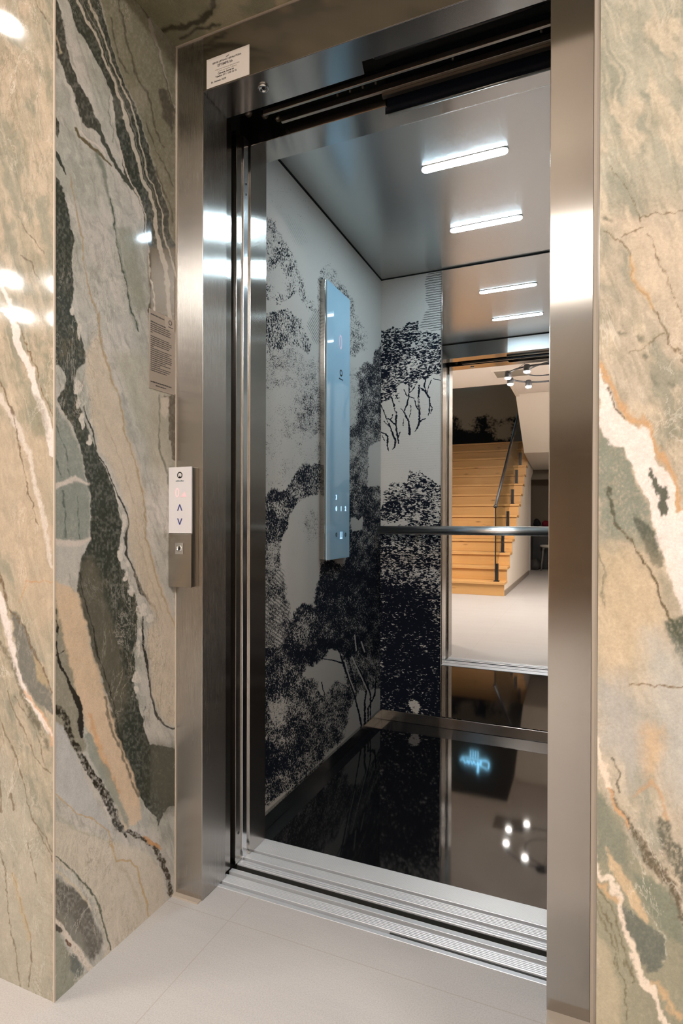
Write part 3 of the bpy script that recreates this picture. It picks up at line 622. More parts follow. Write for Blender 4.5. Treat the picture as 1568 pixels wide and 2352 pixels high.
yy = steps(WY, FY+.1, .02)
o = grid('wall_right', yy, steps(0, SOF, .02), lambda U, V: (np.full(U.shape, NR), U, V), STONE, 'slab', lambda X, Y, Z: stone_beige_right(X+.3+Y*.3, Y*0+WY, Z))
struct(o, 'beige marble side wall of the niche on the right')
struct(grid('wall_front_top', steps(NL, NR, .02), steps(SOF, 2.8, .02), lambda U, V: (U, np.full(U.shape, WY), V), STONE, 'slab', lambda X, Y, Z: stone_beige_left(X, Y, Z-1.0)), 'marble wall above the lift niche')
m = MB(); m.box(NL-.003, NL+.0006, WY-.0012, WY+.002, 0, SOF); struct(m.build('trim_2', CAULK), 'pale edge strip on the corner of the niche')
m = MB(); m.box(NL, NL+.0025, FY-.003, FY+.03, 0, SOF); m.box(.0085, NR, FY-.003, FY+.03, 0, SOF); m.box(NL, NR, FY-.004, FY+.02, SOF-.003, SOF); m.box(NL, -.90, FY-.014, FY+.004, 0, .004); m.box(-.069, NR, FY-.03, FY+.004, 0, .004)
struct(m.build('trim_3', CAULK), 'cream sealant joint around the steel door frame')
struct(B(-6, 3.2, -8, 1.2745, -.05, 0).build('floor', TILE), 'beige stone tile floor')

# door frame
fr = thing('lift_door_frame', 'brushed stainless steel door frame around the open lift entrance', 'door frame', (-.49, FY, 0))
JL, JR, HB, HT = -0.8965, -0.0705, 2.050, 2.1855
o = B(NL+.0025, JL, FY, 1.308, 0.002, HT).build('jamb', STEELW, fr, .0012); o['label'] = 'left steel jamb'
o = B(JR, .0085, FY, 1.308, 0.002, HT).build('jamb', STEEL, fr, .0012); o['label'] = 'right steel jamb'
m = MB()
m.prism([(JL+.001, FY), (JR-.001, FY), (JR-.001, 1.270), (-.492, 1.270), (-.501, 1.308), (JL+.001, 1.308)], 'z', HB, HT)
hd = m.build('header_soffit', STEELX, fr, .0008)
m = MB(); m.box(JL+.001, JR-.001, FY-.0016, FY-.0001, HB, HT); m.build('header', STEEL, fr, .0005)
m = MB(); m.lathe([(.011, .0), (.0135, -.002), (.0135, -.004), (.009, -.0055), (.0085, -.003), (.004, -.003)], (-.748, 1.249, HB), 'z', 28)
lk = m.build('release_lock', CHROME, hd)
m = MB(); m.lathe([(.0042, -.0028), (.0042, -.0046)], (-.748, 1.249, HB), 'z', 3); m.build('keyhole', BLACK, lk)

# landing door: slam post at the left
m = MB(); m.box(-.940, -.9075, 1.308, 1.347, 0.004, 2.06)
o = m.build('landing_door_post', STEEL, None, .001); tag(o, 'narrow steel closing post just inside the left jamb of the lift', 'door post')
cp = thing('car_door_post', 'steel closing post of the cabin door beside the black gap', 'door post', (-.9, 1.40, 0.002))
B(-.94, -.9045, 1.368, 1.397, 0.002, 2.06).build('edge_strip', STEEL, cp, .001)
B(-.94, -.9005, 1.397, 1.426, 0.002, 2.06).build('guide_channel', CHROME, cp, .001)
for r_, c_ in ((.004, (-.9045, 1.383, .085)), (.003, (-.9005, 1.41, 1.93)), (.003, (-.9005, 1.41, 1.90))):
    m = MB(); m.lathe([(r_, 0), (r_, .0012)], c_, 'x', 12); m.build('screw', BLACKM, cp)

# thresholds
GROOVE = plain('dull_groove_metal', (.075, .066, .052, 1), .6, .2)
def sill(name, label, y0, bands, x0, x1):
    t = thing(name, label, 'threshold', ((x0+x1)/2, y0, -.03))
    m = MB(); k = 0
    for (a, b, z, ribs) in bands:
        if ribs:
            n = ribs; w = (b-a)/n
            m.box(x0, x1, a, b, -.03, z-.0006)
            for i in range(n): m.box(x0, x1, a+i*w+w*.14, a+(i+1)*w-w*.10, z-.0006, z)
        else: m.box(x0, x1, a, b, -.03, z)
    m.build('sill_profile', ALU, t, .0004, 1); return t
sl = sill('landing_threshold', 'aluminium threshold profile in front of the dark gap', 1.271, [(1.271, 1.2825, .001, 0), (1.2935, 1.3245, .002, 6), (1.3375, 1.3525, .0015, 0)], -.905, -.062)
m = MB(); m.box(-.905, -.062, 1.2825, 1.2935, -.03, -.012); m.box(-.905, -.062, 1.3245, 1.3375, -.03, -.008); m.build('guide_groove', GROOVE, sl)
B(-.424, -.062, 1.2832, 1.2928, -.012, -.002).build('groove_filler', RUBBER, sl)
sl = sill('cabin_threshold', 'ribbed aluminium threshold plate along the black cabin floor', 1.377, [(1.3775, 1.399, .001, 3), (1.4095, 1.4415, .002, 6), (1.4525, 1.5175, .002, 15)], -.905, -.05)
m = MB(); m.box(-.905, -.05, 1.399, 1.4095, -.03, -.009); m.box(-.905, -.05, 1.4415, 1.4525, -.03, -.009); m.build('guide_groove', GROOVE, sl)

B(-.905, -.05, 1.3755, 1.3774, -.03, -.0035).build('dark_face_strip', RUBBER, sl)  # dark strip added to blacken the sill's dirty front face in the gap

# dark door gear above the opening
tr = thing('door_operator', 'dark sliding door track with steel rails above the lift opening', 'door track', (-.48, 1.36, 2.06))
m = MB(); m.tube([(-.47, 1.292, 2.083), (-.074, 1.292, 2.083)], .0165, 14); o = m.build('drive_tube', BLACKM, tr)
m = MB(); m.tube([(-.475, 1.292, 2.083), (-.445, 1.292, 2.083)], .0125, 12); m.build('tube_end', RAILM, tr)
for k, bx in enumerate((-.425, -.10)):
    m = MB(); m.lathe([(.0085, 0), (.0085, -.004)], (bx, 1.277, 2.073), 'y', 20); m.build('bolt', DARKMETAL, tr)
m = MB(); m.box(-.80, .05, 1.334, 1.341, 2.051, 2.064); m.build('rail', RAILM, tr, .001)
m = MB(); m.box(-.78, .05, 1.396, 1.405, 2.066, 2.081); m.build('rail', RAILM, tr, .001)
m = MB(); m.box(-.49, .05, 1.405, 1.416, 2.058, 2.076); m.build('rail_flange', DARKMETAL, tr)
for k in range(6):
    x = -.60+.035*k if k < 4 else -.30+.2*(k-4)
    m = MB(); m.lathe([(.003, 0), (.003, -.008)], (x, 1.372, 2.078), 'z', 8); m.build('bolt', DARKMETAL, tr)
m = MB(); m.box(-.49, .05, 1.432, 1.4325, 2.03, 2.16); m.build('hanger_plate', plain('blue_black_paint', (.006, .008, .014, 1), .25), tr)
m = MB(); m.tube([(-.488, 1.452, 2.046), (.05, 1.452, 2.046)], .007, 10); m.build('lower_rail', RAILM, tr)
for (x, y, z, s) in [(-.86, 1.35, 2.09, .012), (-.82, 1.37, 2.085, .01), (-.79, 1.39, 2.08, .008)]:
    m = MB(); m.lathe([(s, 0), (s, .012)], (x, y, z), 'y', 14); m.build('pulley', DARKMETAL, tr)

# black boxes standing in for the shaft's dark void and closing light leaks
m = MB()
m.box(-.985, -.94, 1.308, 1.44, -.3, 2.3); m.box(.02, .06, 1.308, 1.44, -.3, 2.3); m.box(-.985, .06, 1.308, 1.51, 2.17, 2.3); m.box(-.985, .06, 1.353, 1.377, -.3, -.25); m.box(-.985, .06, 1.2745, 1.30, -.3, -.031); m.box(-.985,.06,1.36,1.365,-.3,-.04)
m.box(-.985, NL+.004, 1.20, 1.31, 2.19, 2.3)
struct(m.build('wall_shaft', BLACK), 'black boxes standing in for the dark lift shaft in the gaps')

# ------------------------------------------------------------------ cabin
CL, CR, CB, CF, CH = -0.9325, 0.180, 2.674, 1.515, 2.147
EL = -0.8955
def Fp(P): return [(600+x/3.564, 360+y/3.564) for x, y in P]
def Gp(P): return [(600+x/2.614, 1000+y/2.614) for x, y in P]
def Hp(P): return [(860+x/5.115, 600+y/5.115) for x, y in P]
class Print:
    def __init__(s, x, y, seed):
        s.x = x+9*(fbm(x/20, y/24, seed, 5, .65)-.5)*2; s.y = y+11*(fbm(x/20, y/24, seed+5, 5, .65)-.5)*2; s.ox, s.oy = x, y
        s.r = np.full(x.shape, .09); s.g = np.zeros(x.shape); s.b = np.full(x.shape, .25)
    def dens(s, P, d, soft=5, fine=None):
        a = sstep(-soft, soft, poly_sd(s.x, s.y, P)); s.r = s.r*(1-a)+d*a
        if fine is not None: s.b = s.b*(1-a)+fine*a
    def hatch(s, P, d, soft=6):
        a = sstep(-soft, soft, poly_sd(s.x, s.y, P)); s.g = np.maximum(s.g, a*d)
    def clump(s, amp, sx, sy, seed): s.r = np.where(s.r > .1, np.clip(s.r+amp*(fbm(s.ox/sx, s.oy/sy, seed, 4)-.5)*2, 0, .93), s.r)
    def trunk(s, P, w):
        a = sstep(-.8, .8, line_d(s.ox+1.2*(vn(s.ox/3, s.oy/3, 9)-.5)*2, s.oy, P, w)); s.r = np.maximum(s.r, a)
    def glade(s, P, w):
        a = sstep(-.8, .8, line_d(s.ox, s.oy, P, w)); s.r = s.r*(1-a)
    def out(s): return np.stack([s.r, s.g, s.b], -1)

def print_left(X, Y, Z):
    x, y = to_tex(X, Y, Z); p = Print(x, y, 500)
    p.dens(Fp([(-300, 60), (980, 60), (985, 1000), (985, 1300), (700, 1000), (300, 700), (-300, 400)]), .12, 40, .95)
    p.dens(Fp([(-300, 460), (40, 480), (110, 540), (190, 680), (250, 760), (300, 850), (330, 950), (360, 1050), (385, 1150), (445, 1200), (470, 1300), (420, 1290), (350, 1230), (300, 1110), (250, 1150), (150, 1220), (40, 1180), (-300, 1100)]), .47)
    p.dens(Fp([(40, 960), (140, 900), (210, 980), (190, 1120), (90, 1140)]), .22, 8)
    p.dens(Fp([(-300, 1250), (40, 1260), (240, 1250), (330, 1330), (380, 1430), (425, 1560), (390, 1615), (250, 1540), (130, 1580), (40, 1640), (-300, 1640)]), .52)
    p.dens(Fp([(-300, 1640), (40, 1640), (130, 1580), (250, 1540), (400, 1640), (520, 1560), (520, 2400), (-300, 2400)]), .40, 8, .9)
    p.dens(Fp([(300, 2000), (370, 1830), (430, 1790), (520, 1900), (520, 2281), (400, 2320), (320, 2200)]), .46, 14, .7)
    p.dens(Fp([(40, 1900), (200, 1850), (260, 2050), (150, 2300), (-100, 2300)]), .2, 16, .95)
    p.hatch(Fp([(380, 1350), (430, 1240), (500, 1250), (500, 1560), (420, 1540)]), .55)
    p.hatch(Fp([(200, 450), (330, 540), (420, 720), (300, 760), (200, 640)]), .3, 12)
    p.dens(Fp([(440, 1000), (520, 860), (600, 920), (700, 1110), (740, 1160), (800, 1320), (880, 1500), (870, 1620), (820, 1600), (760, 1640), (600, 1700), (480, 1500)]), .46, 6)
    p.dens(Fp([(700, 1850), (830, 1680), (900, 1680), (970, 1500), (1010, 1480), (1010, 2400), (700, 2400)]), .61, 5, .4)
    p.dens(Fp([(640, 1760), (760, 1700), (800, 1900), (760, 2200), (640, 2200)]), .36, 9, .6)
    # lower part
    p.dens(Gp([(-300, 0), (360, 0), (370, 90), (260, 190), (190, 270), (130, 330), (60, 300), (-300, 340)]), .26, 10, .9)
    p.dens(Gp([(300, 60), (370, 20), (370, 160), (310, 130)]), .4, 8)
    p.dens(Gp([(500, -20), (730, -20), (660, 70), (650, 200), (640, 300), (560, 330), (500, 300)]), .58, 6, .6)
    p.dens(Gp([(500, 300), (730, 300), (730, 1200), (500, 1200)]), .64, 6, .35)
    p.dens(Gp([(655, 70), (730, 10), (730, 300), (645, 305), (645, 200)]), .03, 4)
    p.dens(Gp([(540, 500), (615, 490), (605, 570), (540, 590)]), .05, 4)
    p.dens(Gp([(-300, 350), (20, 360), (60, 310), (130, 335), (190, 260), (240, 180), (370, 150), (400, 340), (300, 360), (230, 410), (170, 500), (135, 600), (120, 640), (-300, 620)]), .62, 5, .35)
    p.dens(Gp([(235, 400), (300, 370), (400, 330), (400, 700), (330, 800), (305, 900), (338, 1010), (280, 1040), (235, 1010), (180, 1060), (160, 950), (140, 850), (118, 640), (170, 500)]), .05, 4, .9)
    p.dens(Gp([(240, 440), (320, 400), (370, 500), (360, 640), (290, 700), (250, 560)]), .34, 14, .95)
    p.dens(Gp([(-300, 620), (110, 620), (135, 850), (175, 1060), (190, 1200), (120, 1330), (-300, 1300)]), .52, 6, .6)
    p.hatch(Gp([(-300, 800), (130, 800), (170, 1060), (190, 1250), (60, 1560), (-300, 1560)]), .55)
    p.dens(Gp([(340, 760), (420, 740), (500, 770), (560, 700), (730, 640), (730, 1370), (600, 1330), (500, 1340), (430, 1290), (300, 1390), (150, 1330), (100, 1420), (-300, 1420), (-300, 1300), (120, 1280), (190, 1180), (190, 1070), (240, 1000), (300, 1010), (345, 870)]), .74, 6, .3)
    p.dens(Gp([(-300, 1400), (100, 1400), (60, 1560), (20, 1640), (-300, 1640)]), .6, 6, .4)
    p.dens(Gp([(-300, 1280), (130, 1290), (260, 1340), (285, 1420), (250, 1480), (160, 1530), (60, 1600), (-300, 1760)]), .68, 10, .3)
    p.dens(Gp([(470, 1320), (760, 1320), (760, 1530), (600, 1550), (560, 1640), (540, 1560), (500, 1480), (490, 1390)]), .64, 7, .3)
    p.dens(Gp([(190, 1080), (240, 1010), (330, 1080), (300, 1200), (230, 1280), (170, 1200)]), .60, 8, .3)
    p.dens(Gp([(255, 1430), (350, 1360), (440, 1375), (485, 1380), (500, 1440), (440, 1480), (380, 1530), (340, 1470), (280, 1470)]), .03, 4, .9)
    p.dens(Gp([(60, 1560), (160, 1480), (260, 1450), (330, 1470), (380, 1540), (440, 1470), (520, 1500), (560, 1560), (530, 1700), (500, 1820), (260, 2060), (-60, 2300), (-300, 2300), (-300, 1650)]), .62, 7, .3)
    p.dens(Gp([(-60, 1850), (90, 1840), (140, 1960), (60, 2080), (-60, 2100)]), .78, 14, .3)
    p.dens(Gp([(60, 1640), (130, 1560), (170, 1650), (90, 1760)]), .42, 14, .5)
    p.dens(Gp([(580, 1530), (720, 1540), (760, 1610), (640, 1720), (520, 1820), (520, 1720)]), .04, 4, .9)
    p.clump(.20, 16, 20, 611); p.clump(.12, 6, 7, 613)
    for P, w in [([(430, 1240), (470, 1300), (500, 1400), (540, 1500), (565, 1580), (580, 1650), (602, 1745)], [3, 4, 4, 4, 4, 4, 5]), ([(360, 1340), (430, 1350), (495, 1370)], [2, 3, 4]), ([(520, 1330), (545, 1430), (570, 1520)], 3), ([(560, 1360), (610, 1450), (655, 1550), (655, 1690)], [3, 4, 4, 3]), ([(640, 1480), (620, 1600), (622, 1720)], [4, 4, 4]), ([(690, 1450), (680, 1560), (640, 1640), (640, 1700)], 3), ([(380, 1560), (360, 1480)], 2)]:
        p.trunk(Gp(P), w)
    for P in [[(500, 1350), (530, 1460), (560, 1540)], [(545, 1330), (600, 1450), (640, 1540)], [(600, 1240), (620, 1300)], [(560, 1200), (570, 1290)]]:
        p.glade(Gp(P), 2.6)
    return p.out()
def print_back(X, Y, Z):
    x, y = to_tex(np.where(X > -.376, -.752-X, X), Y, Z); p = Print(x, y, 800)
    p.b[...] = .1
    p.dens(Hp([(-200, -300), (900, -300), (900, 900), (-200, 900)]), .03, 10, .95)
    p.hatch(Hp([(620, 120), (1000, 60), (1000, 830), (700, 820), (545, 770), (570, 650), (640, 560), (600, 450), (590, 300)]), .62, 4)
    p.dens(Hp([(-100, 800), (80, 800), (200, 780), (330, 770), (380, 720), (520, 715), (545, 800), (650, 815), (720, 850), (800, 880), (1000, 900), (1000, 1370), (780, 1340), (700, 1330), (600, 1400), (540, 1390), (450, 1480), (330, 1450), (250, 1560), (200, 1620), (80, 1660), (-100, 1700)]), .58, 2.5, .05)
    p.dens(Hp([(80, 900), (330, 860), (370, 1050), (300, 1300), (80, 1400)]), .68, 6, .05)
    p.dens(Hp([(400, 1120), (560, 1080), (520, 1250), (380, 1330)]), .48, 5, .05)
    p.dens(Hp([(240, 1540), (310, 1540), (300, 1640), (250, 1620)]), .5, 3, .1)
    p.hatch(Hp([(-100, 1700), (900, 1600), (900, 2500), (-100, 2500)]), .2, 10)
    for P, w in [([(75, 1690), (120, 1790), (160, 1890), (210, 2020), (245, 2110), (235, 2180), (215, 2210)], [2, 3, 4, 4, 5, 4, 2]), ([(200, 1600), (230, 1700), (255, 1800), (250, 1920), (265, 2040), (285, 2140)], [3, 4, 4, 4, 4, 3]), ([(150, 1840), (200, 1880), (250, 1930)], [2, 3, 3]), ([(110, 1880), (150, 1920), (185, 1960)], 2), ([(210, 1800), (205, 1840), (180, 1860)], 2), ([(405, 1440), (405, 1540), (385, 1680), (345, 1770), (375, 1830), (400, 1880), (412, 2030)], [3, 3, 3, 3, 4, 4, 6]), ([(340, 1510), (380, 1580), (460, 1610), (490, 1700), (510, 1740)], 2.4), ([(500, 1420), (450, 1510), (410, 1550)], 2), ([(410, 1830), (430, 1740), (420, 1690)], 2), ([(525, 1460), (515, 1600), (525, 1760), (525, 1880), (500, 1960), (470, 2000)], [4, 4, 4, 5, 4, 2]), ([(530, 1890), (560, 1860), (600, 1850)], 2.6), ([(545, 1490), (600, 1540), (640, 1600), (650, 1700), (632, 1810)], [3, 4, 4, 4, 2]), ([(600, 1360), (585, 1470), (600, 1530)], 3), ([(665, 1400), (630, 1480), (620, 1540)], 2.4), ([(655, 1690), (680, 1720), (660, 1790)], 2), ([(75, 2005), (130, 2030), (155, 2060), (150, 2150), (160, 2230)], [2, 3, 4, 4, 2]), ([(90, 2050), (120, 2110)], 2), ([(345, 1770), (310, 1730)], 1.6), ([(300, 2010), (275, 2070)], 2.4), ([(340, 1850), (335, 1930)], 1.6), ([(690, 1380), (780, 1400)], 2)]:
        p.trunk(Hp(P), w)
    for P in [[(120, 1780), (165, 1890)], [(235, 1710), (252, 1800)], [(518, 1600), (522, 1740)]]: p.glade(Hp(P), 1)
    p.dens(Gp([(600, 480), (720, 440), (740, 340), (800, 290), (870, 280), (880, 230), (940, 215), (1010, 250), (1075, 290), (1200, 300), (1200, 560), (600, 560)]), .56, 3, .2)
    p.dens(Gp([(700, 500), (760, 520), (880, 520), (880, 545), (700, 560)]), .2, 4)
    p.dens(Gp([(760, 400), (900, 340), (980, 360), (1000, 420), (860, 460), (760, 460)]), .68, 5, .2)
    p.dens(Gp([(600, 555), (1200, 555), (1200, 980), (1000, 1000), (900, 880), (760, 900), (600, 1000)]), .62, 5, .05)
    p.dens(Gp([(600, 960), (760, 880), (900, 880), (1000, 980), (1200, 960), (1200, 1720), (600, 1720)]), .82, 8, .05)
    p.dens(Gp([(1010, 1000), (1100, 980), (1100, 1160), (1040, 1180)]), .64, 6, .1)
    p.dens(Gp([(890, 1590), (950, 1600), (940, 1680), (895, 1660)]), .3, 4, .1)
    p.clump(.2, 12, 14, 811); p.clump(.1, 5, 6, 815)
    return p.out()
def print_other(X, Y, Z):
    x, y = (Y+X)*420, Z*420
    p = Print(x, y, 900); p.r = np.clip(1.25-Z*.62+(fbm(x/40, y/50, 901, 4)-.5)*1.6, .03, .85); return p.out()

o = grid('wall_cabin_left', steps(CF, CB, .0026), steps(0, CH-.004, .0026), lambda U, V: (np.full(U.shape, CL), U, V), PRINT_L, 'print', print_left, True)
struct(o, 'left cabin wall papered with an engraved landscape of trees')
us = np.concatenate([steps(CL, -.60, .002)[:-1], steps(-.60, CR, .01)])
o = grid('wall_cabin_back', us, steps(0, CH-.004, .002), lambda U, V: (U, np.full(U.shape, CB), V), PRINT_B, 'print', print_back)
struct(o, 'back cabin wall papered with large engraved trees')
o = grid('wall_cabin_right', steps(CF, CB, .01), steps(0, CH-.004, .01), lambda U, V: (np.full(U.shape, CR), U, V), PRINT_L, 'print', print_other)
struct(o, 'right cabin wall papered with the same landscape')
# front return of the cabin with its header
m = MB(); m.box(CL, EL, 1.426, CF, 0.0022, CH-.006); struct(m.build('wall_cabin_front_left', STEEL, None, .001), 'narrow brushed steel front return of the cabin')
m = MB(); m.box(-.060, CR, 1.44, CF, 0.0022, CH-.006); struct(m.build('wall_cabin_front_right', STEEL, None, .001), 'brushed steel front return of the cabin at the right')
m = MB(); m.prism([(EL, 1.428), (-.487, 1.428), (-.478, 1.462), (-.06, 1.462), (-.06, CF), (EL, CF)], 'z', 2.049, CH-.006)
struct(m.build('wall_cabin_front_top', STEELX, None, .001), 'steel header of the cabin entrance')
m = MB(); m.box(-.475, -.06, CF, CF+.004, 2.05, CH-.006); o = m.build('header_plate', plain('led_lit_steel_plate', (.82, .84, .86, 1), .35, 1.0), None); tag(o, 'metal plate inside the cabin door header, its brightness standing in for reflected LED light', 'cover plate')  # brighter colour imitates LED light reflected on this part of the header
# ceiling, floor, skirting
struct(B(CL+.006, CR-.006, CF-.001, CB-.006, CH, CH+.02).build('ceiling_cabin', STEELC), 'brushed steel cabin ceiling')
m = MB(); m.box(CL-.06, CR+.06, CF-.06, CB+.06, CH+.021, CH+.05); m.box(CL-.06, CL-.002, CF, CB+.06, -.05, CH+.05); m.box(CR+.002, CR+.06, CF, CB+.06, -.05, CH+.05); m.box(CL-.06, CR+.06, CB+.002, CB+.06, -.05, CH+.05)
struct(m.build('wall_cabin_shell', BLACK), 'black outer shell of the cabin')
struct(B(CL, CR, 1.5178, CB, -.05, 0).build('floor_cabin', GRANITE), 'black polished cabin floor')
struct(B(CL+.013, CR-.013, CB-.013, CB-.0005, 0.0005, .048).build('baseboard_back', STEELX, None, .001), 'brushed steel skirting under the mirror')
struct(B(CL+.0005, CL+.013, CF+.0005, CB-.0005, 0.0005, .048).build('baseboard_left', brushed('brushed_steel_skirting', (.50, .50, .49), .14, .3, 'y', .05, .03), None, .001), 'brushed steel skirting under the left cabin wall')
# mirror
MY = 2.668
mr = thing('wall_mirror', 'tall mirror on the back cabin wall reflecting the staircase hall', 'mirror', (-.38, MY, .05))
B(-.6295, -.115, MY, MY+.004, .0505, CH-.008).build('glass', MIRROR, mr)
o = B(-.6325, -.6295, MY-.0015, MY+.005, .05, CH-.008).build('edge_trim', CHROME, mr, .0004); o['label'] = 'polished steel edge strip'
B(-.115, -.112, MY-.0015, MY+.005, .05, CH-.008).build('edge_trim', CHROME, mr, .0004)
# handrail
hr = thing('handrail', 'straight steel handrail across the mirror on the back cabin wall', 'handrail', (-.38, 2.594, .925))
m = MB(); RZ = .925; RY = 2.594
m.tube([(-.915, RY, RZ), (.165, RY, RZ)], .0195, 24); m.build('rail', brushed('brushed_steel_rail', (.74, .74, .74), .30, .5, 'x', .04, .02), hr)
for x in (-.74, .0):
    m = MB(); m.tube([(x, RY+.012, RZ), (x, MY-.004 if x > -.63 else CB-.001, RZ)], .008, 12); m.lathe([(.018, 0), (.018, -.005)], (x, (MY if x > -.63 else CB)-.0005, RZ), 'y', 20); m.build('bracket', CHROME, hr)
# lamps in the cabin ceiling
LED = emit('cool_led_diffuser', (.66, .87, 1.0, 1), 152)
def stadium(m, x0, x1, yc, r, z0, z1, n=10):
    P = [(x1-r+r*math.cos(a), yc+r*math.sin(a)) for a in [-PI/2+PI*k/n for k in range(n+1)]]+[(x0+r+r*math.cos(a), yc+r*math.sin(a)) for a in [PI/2+PI*k/n for k in range(n+1)]]
    m.prism(P, 'z', z0, z1)
la = thing('ceiling_light', 'white LED bar in the cabin ceiling nearest the door', 'light', (-.376, 1.888, CH-.0003), 'LED bars in the cabin ceiling')
m = MB(); stadium(m, -.515, -.237, 1.888, .0155, CH-.0055, CH-.0006); m.build('diffuser', LED, la)
m = MB(); stadium(m, -.519, -.233, 1.888, .0185, CH-.003, CH-.0003); m.build('rim', CHROME, la)
dup(la, (-.376, 2.326, CH-.0003), 'white LED bar in the cabin ceiling nearest the mirror')

# ------------------------------------------------------------------ operating panel in the cabin
GLASSB = white_glass('led_tinted_white_glass', rgb(166, 204, 226))  # white glass with the blue of the cool LED light put into its colour
GLASSW = white_glass('white_back_painted_glass', rgb(204, 199, 200))
PINK = emit('dim_red_digit', (.80, .66, .80, 1), .12); BLUE = emit('blue_lit_digit', (.35, .6, 1.0, 1), 2.0); GREY = plain('grey_icon', rgb(60, 84, 92), .5)
PX = CL+.025
cop = thing('car_operating_panel', 'tall pale glass control panel on the left cabin wall', 'control panel', (CL, 2.09, .818))
B(CL+.0008, PX-.004, 1.972, 2.204, .822, 1.880).build('back_box', STEEL, cop, .001)
gl = B(PX-.004, PX, 1.985, 2.211, .818, 1.882).build('glass_front', GLASSB, cop, .0008)
def ring(m, c, r, w, plane, th=.0004, n=28):
    """flat ring mark; plane gives right/up/out vectors"""
    R_, U_, O_ = [Vector(v) for v in plane]; c = Vector(c); V = []; F = []
    for k in range(n):
        a = 2*PI*k/n; d = R_*math.cos(a)+U_*math.sin(a)
        V += [c+d*r, c+d*(r-w), c+d*r+O_*th, c+d*(r-w)+O_*th]
    for k in range(n):
        a, b = 4*k, 4*((k+1) % n); F += [(a+2, b+2, b+3, a+3), (a, b, b+2, a+2), (a+1, a+3, b+3, b+1)]
    m.add(V, F); return m
def tick(m, c, pts, plane, th=.0004):
    R_, U_, O_ = [Vector(v) for v in plane]; c = Vector(c); n = len(pts)
    V = [c+R_*a+U_*b for a, b in pts]+[c+R_*a+U_*b+O_*th for a, b in pts]
    m.add(V, [tuple(range(n, 2*n))]+[(i, (i+1) % n, n+(i+1) % n, n+i) for i in range(n)]); return m
PL = ((0, 1, 0), (0, 0, 1), (1, 0, 0)); E0 = PX+.0003
def on_panel(px, py):
    """a point on the panel's glass at a traced position"""
    d = FW+(px-784)/FPX*RT+(CYP-py)/FPX*UP; t = PX/d[0]; return float(d[1]*t), float(H+d[2]*t)
ly, lz = on_panel(783, 857)
m = MB(); ring(m, (E0, ly, lz), .0135, .0042, PL); tick(m, (E0, ly, lz), [(-.006, -.0125), (.006, -.0125), (0, -.003)], PL); m.build('logo', INK, cop)
m = MB()
for k in range(8): m.box(E0-.0003, E0+.0004, ly-.020+.005*k, ly-.0165+.005*k, lz-.027, lz-.0225)
m.build('logo_text', GREY, cop)
yy_, zz_ = on_panel(782, 788); text('floor_digit', '0', .085, PINK, cop, (E0, yy_, zz_), (0, 1, 0), (0, 0, 1), sx=.75)
for s, px, py in [('3', 772, 1143), ('0', 772, 1169), ('1', 783, 1169), ('2', 793, 1169)]:
    yy_, zz_ = on_panel(px, py); text('button_digit', s, .026, BLUE, cop, (E0, yy_, zz_), (0, 1, 0), (0, 0, 1), bold=.0006)
for px, ch in ((772, 'A'), (793, 'B')):
    yy_, zz_ = on_panel(px, 1228); m = MB(); ring(m, (E0, yy_, zz_), .0085, .003, PL); tick(m, (E0, yy_, zz_), [(-.002, -.005), (.002, -.005), (.002, .005), (-.002, .005)], PL); m.build('button_icon', GREY, cop)
yy_, zz_ = on_panel(783, 1228); m = MB()
m.box(E0, E0+.0004, yy_-.009, yy_-.006, zz_-.011, zz_+.012); m.box(E0, E0+.0004, yy_+.006, yy_+.009, zz_-.011, zz_+.012); m.box(E0, E0+.0004, yy_-.012, yy_+.012, zz_-.016, zz_-.012); m.build('button_icon', BLUE, cop)

# ------------------------------------------------------------------ call station on the frame
cs = thing('call_station', 'white and steel lift call panel with up and down arrows on the left jamb', 'call panel', (-.943, 1.19, .80))
CX0, CX1, CYF = -.9795, -.9085, 1.175
B(CX0, CX1, CYF+.0035, FY-.0003, .8015, 1.1025).build('back_box', plain('dark_steel_box', (.28, .25, .21, 1), .32, 1.0), cs, .001)
g = B(CX0, CX1, CYF, CYF+.0045, .9365, 1.1035).build('display_glass', GLASSW, cs, .0006)
kp = B(CX0, CX1, CYF, CYF+.0045, .8005, .9345).build('key_plate', STEEL, cs, .0008)
PF = ((1, 0, 0), (0, 0, 1), (0, -1, 0)); YF = CYF-.0002; cx = (CX0+CX1)/2
m = MB(); ring(m, (cx, YF, 1.083), .0082, .0026, PF); tick(m, (cx, YF, 1.083), [(-.0045, -.0075), (.0045, -.0075), (0, -.001)], PF); m.build('logo', INK, cs)
m = MB()
for k in range(9): m.box(cx-.0125+.0028*k, cx-.0125+.0028*k+.0021, YF-.0004, YF, 1.0672, 1.0692+(.0012 if k in (2, 6) else 0))
m.build('logo_text', GREY, cs)
text('floor_digit', '0', .034, emit('soft_red_display', (1, .60, .62, 1), .22), cs, (cx-.008, YF, 1.0375), (1, 0, 0), (0, 0, 1), sx=.8)
m = MB(); tick(m, (cx+.012, YF, 1.035), [(-.009, -.007), (.009, -.007), (.003, .006)], PF); m.build('direction_arrow', emit('soft_red_arrow', (1, .55, .58, 1), .2), cs)
for nm, zc, s in (('up_arrow', 1.0015, 1), ('down_arrow', .966, -1)):
    m = MB(); w = .0016
    tick(m, (cx, YF, zc), [(-.008, -.008*s), (-.008+2*w, -.008*s), (0, .008*s-2.4*w*s), (.008-2*w, -.008*s), (.008, -.008*s), (w*.8, .008*s), (-w*.8, .008*s)], PF); m.build(nm, BLUEINK, cs)
m = MB(); m.box(cx-.0135, cx+.0115, YF-.001, YF, .884, .9125); ks = m.build('key_switch', CHROME, kp, .0008)
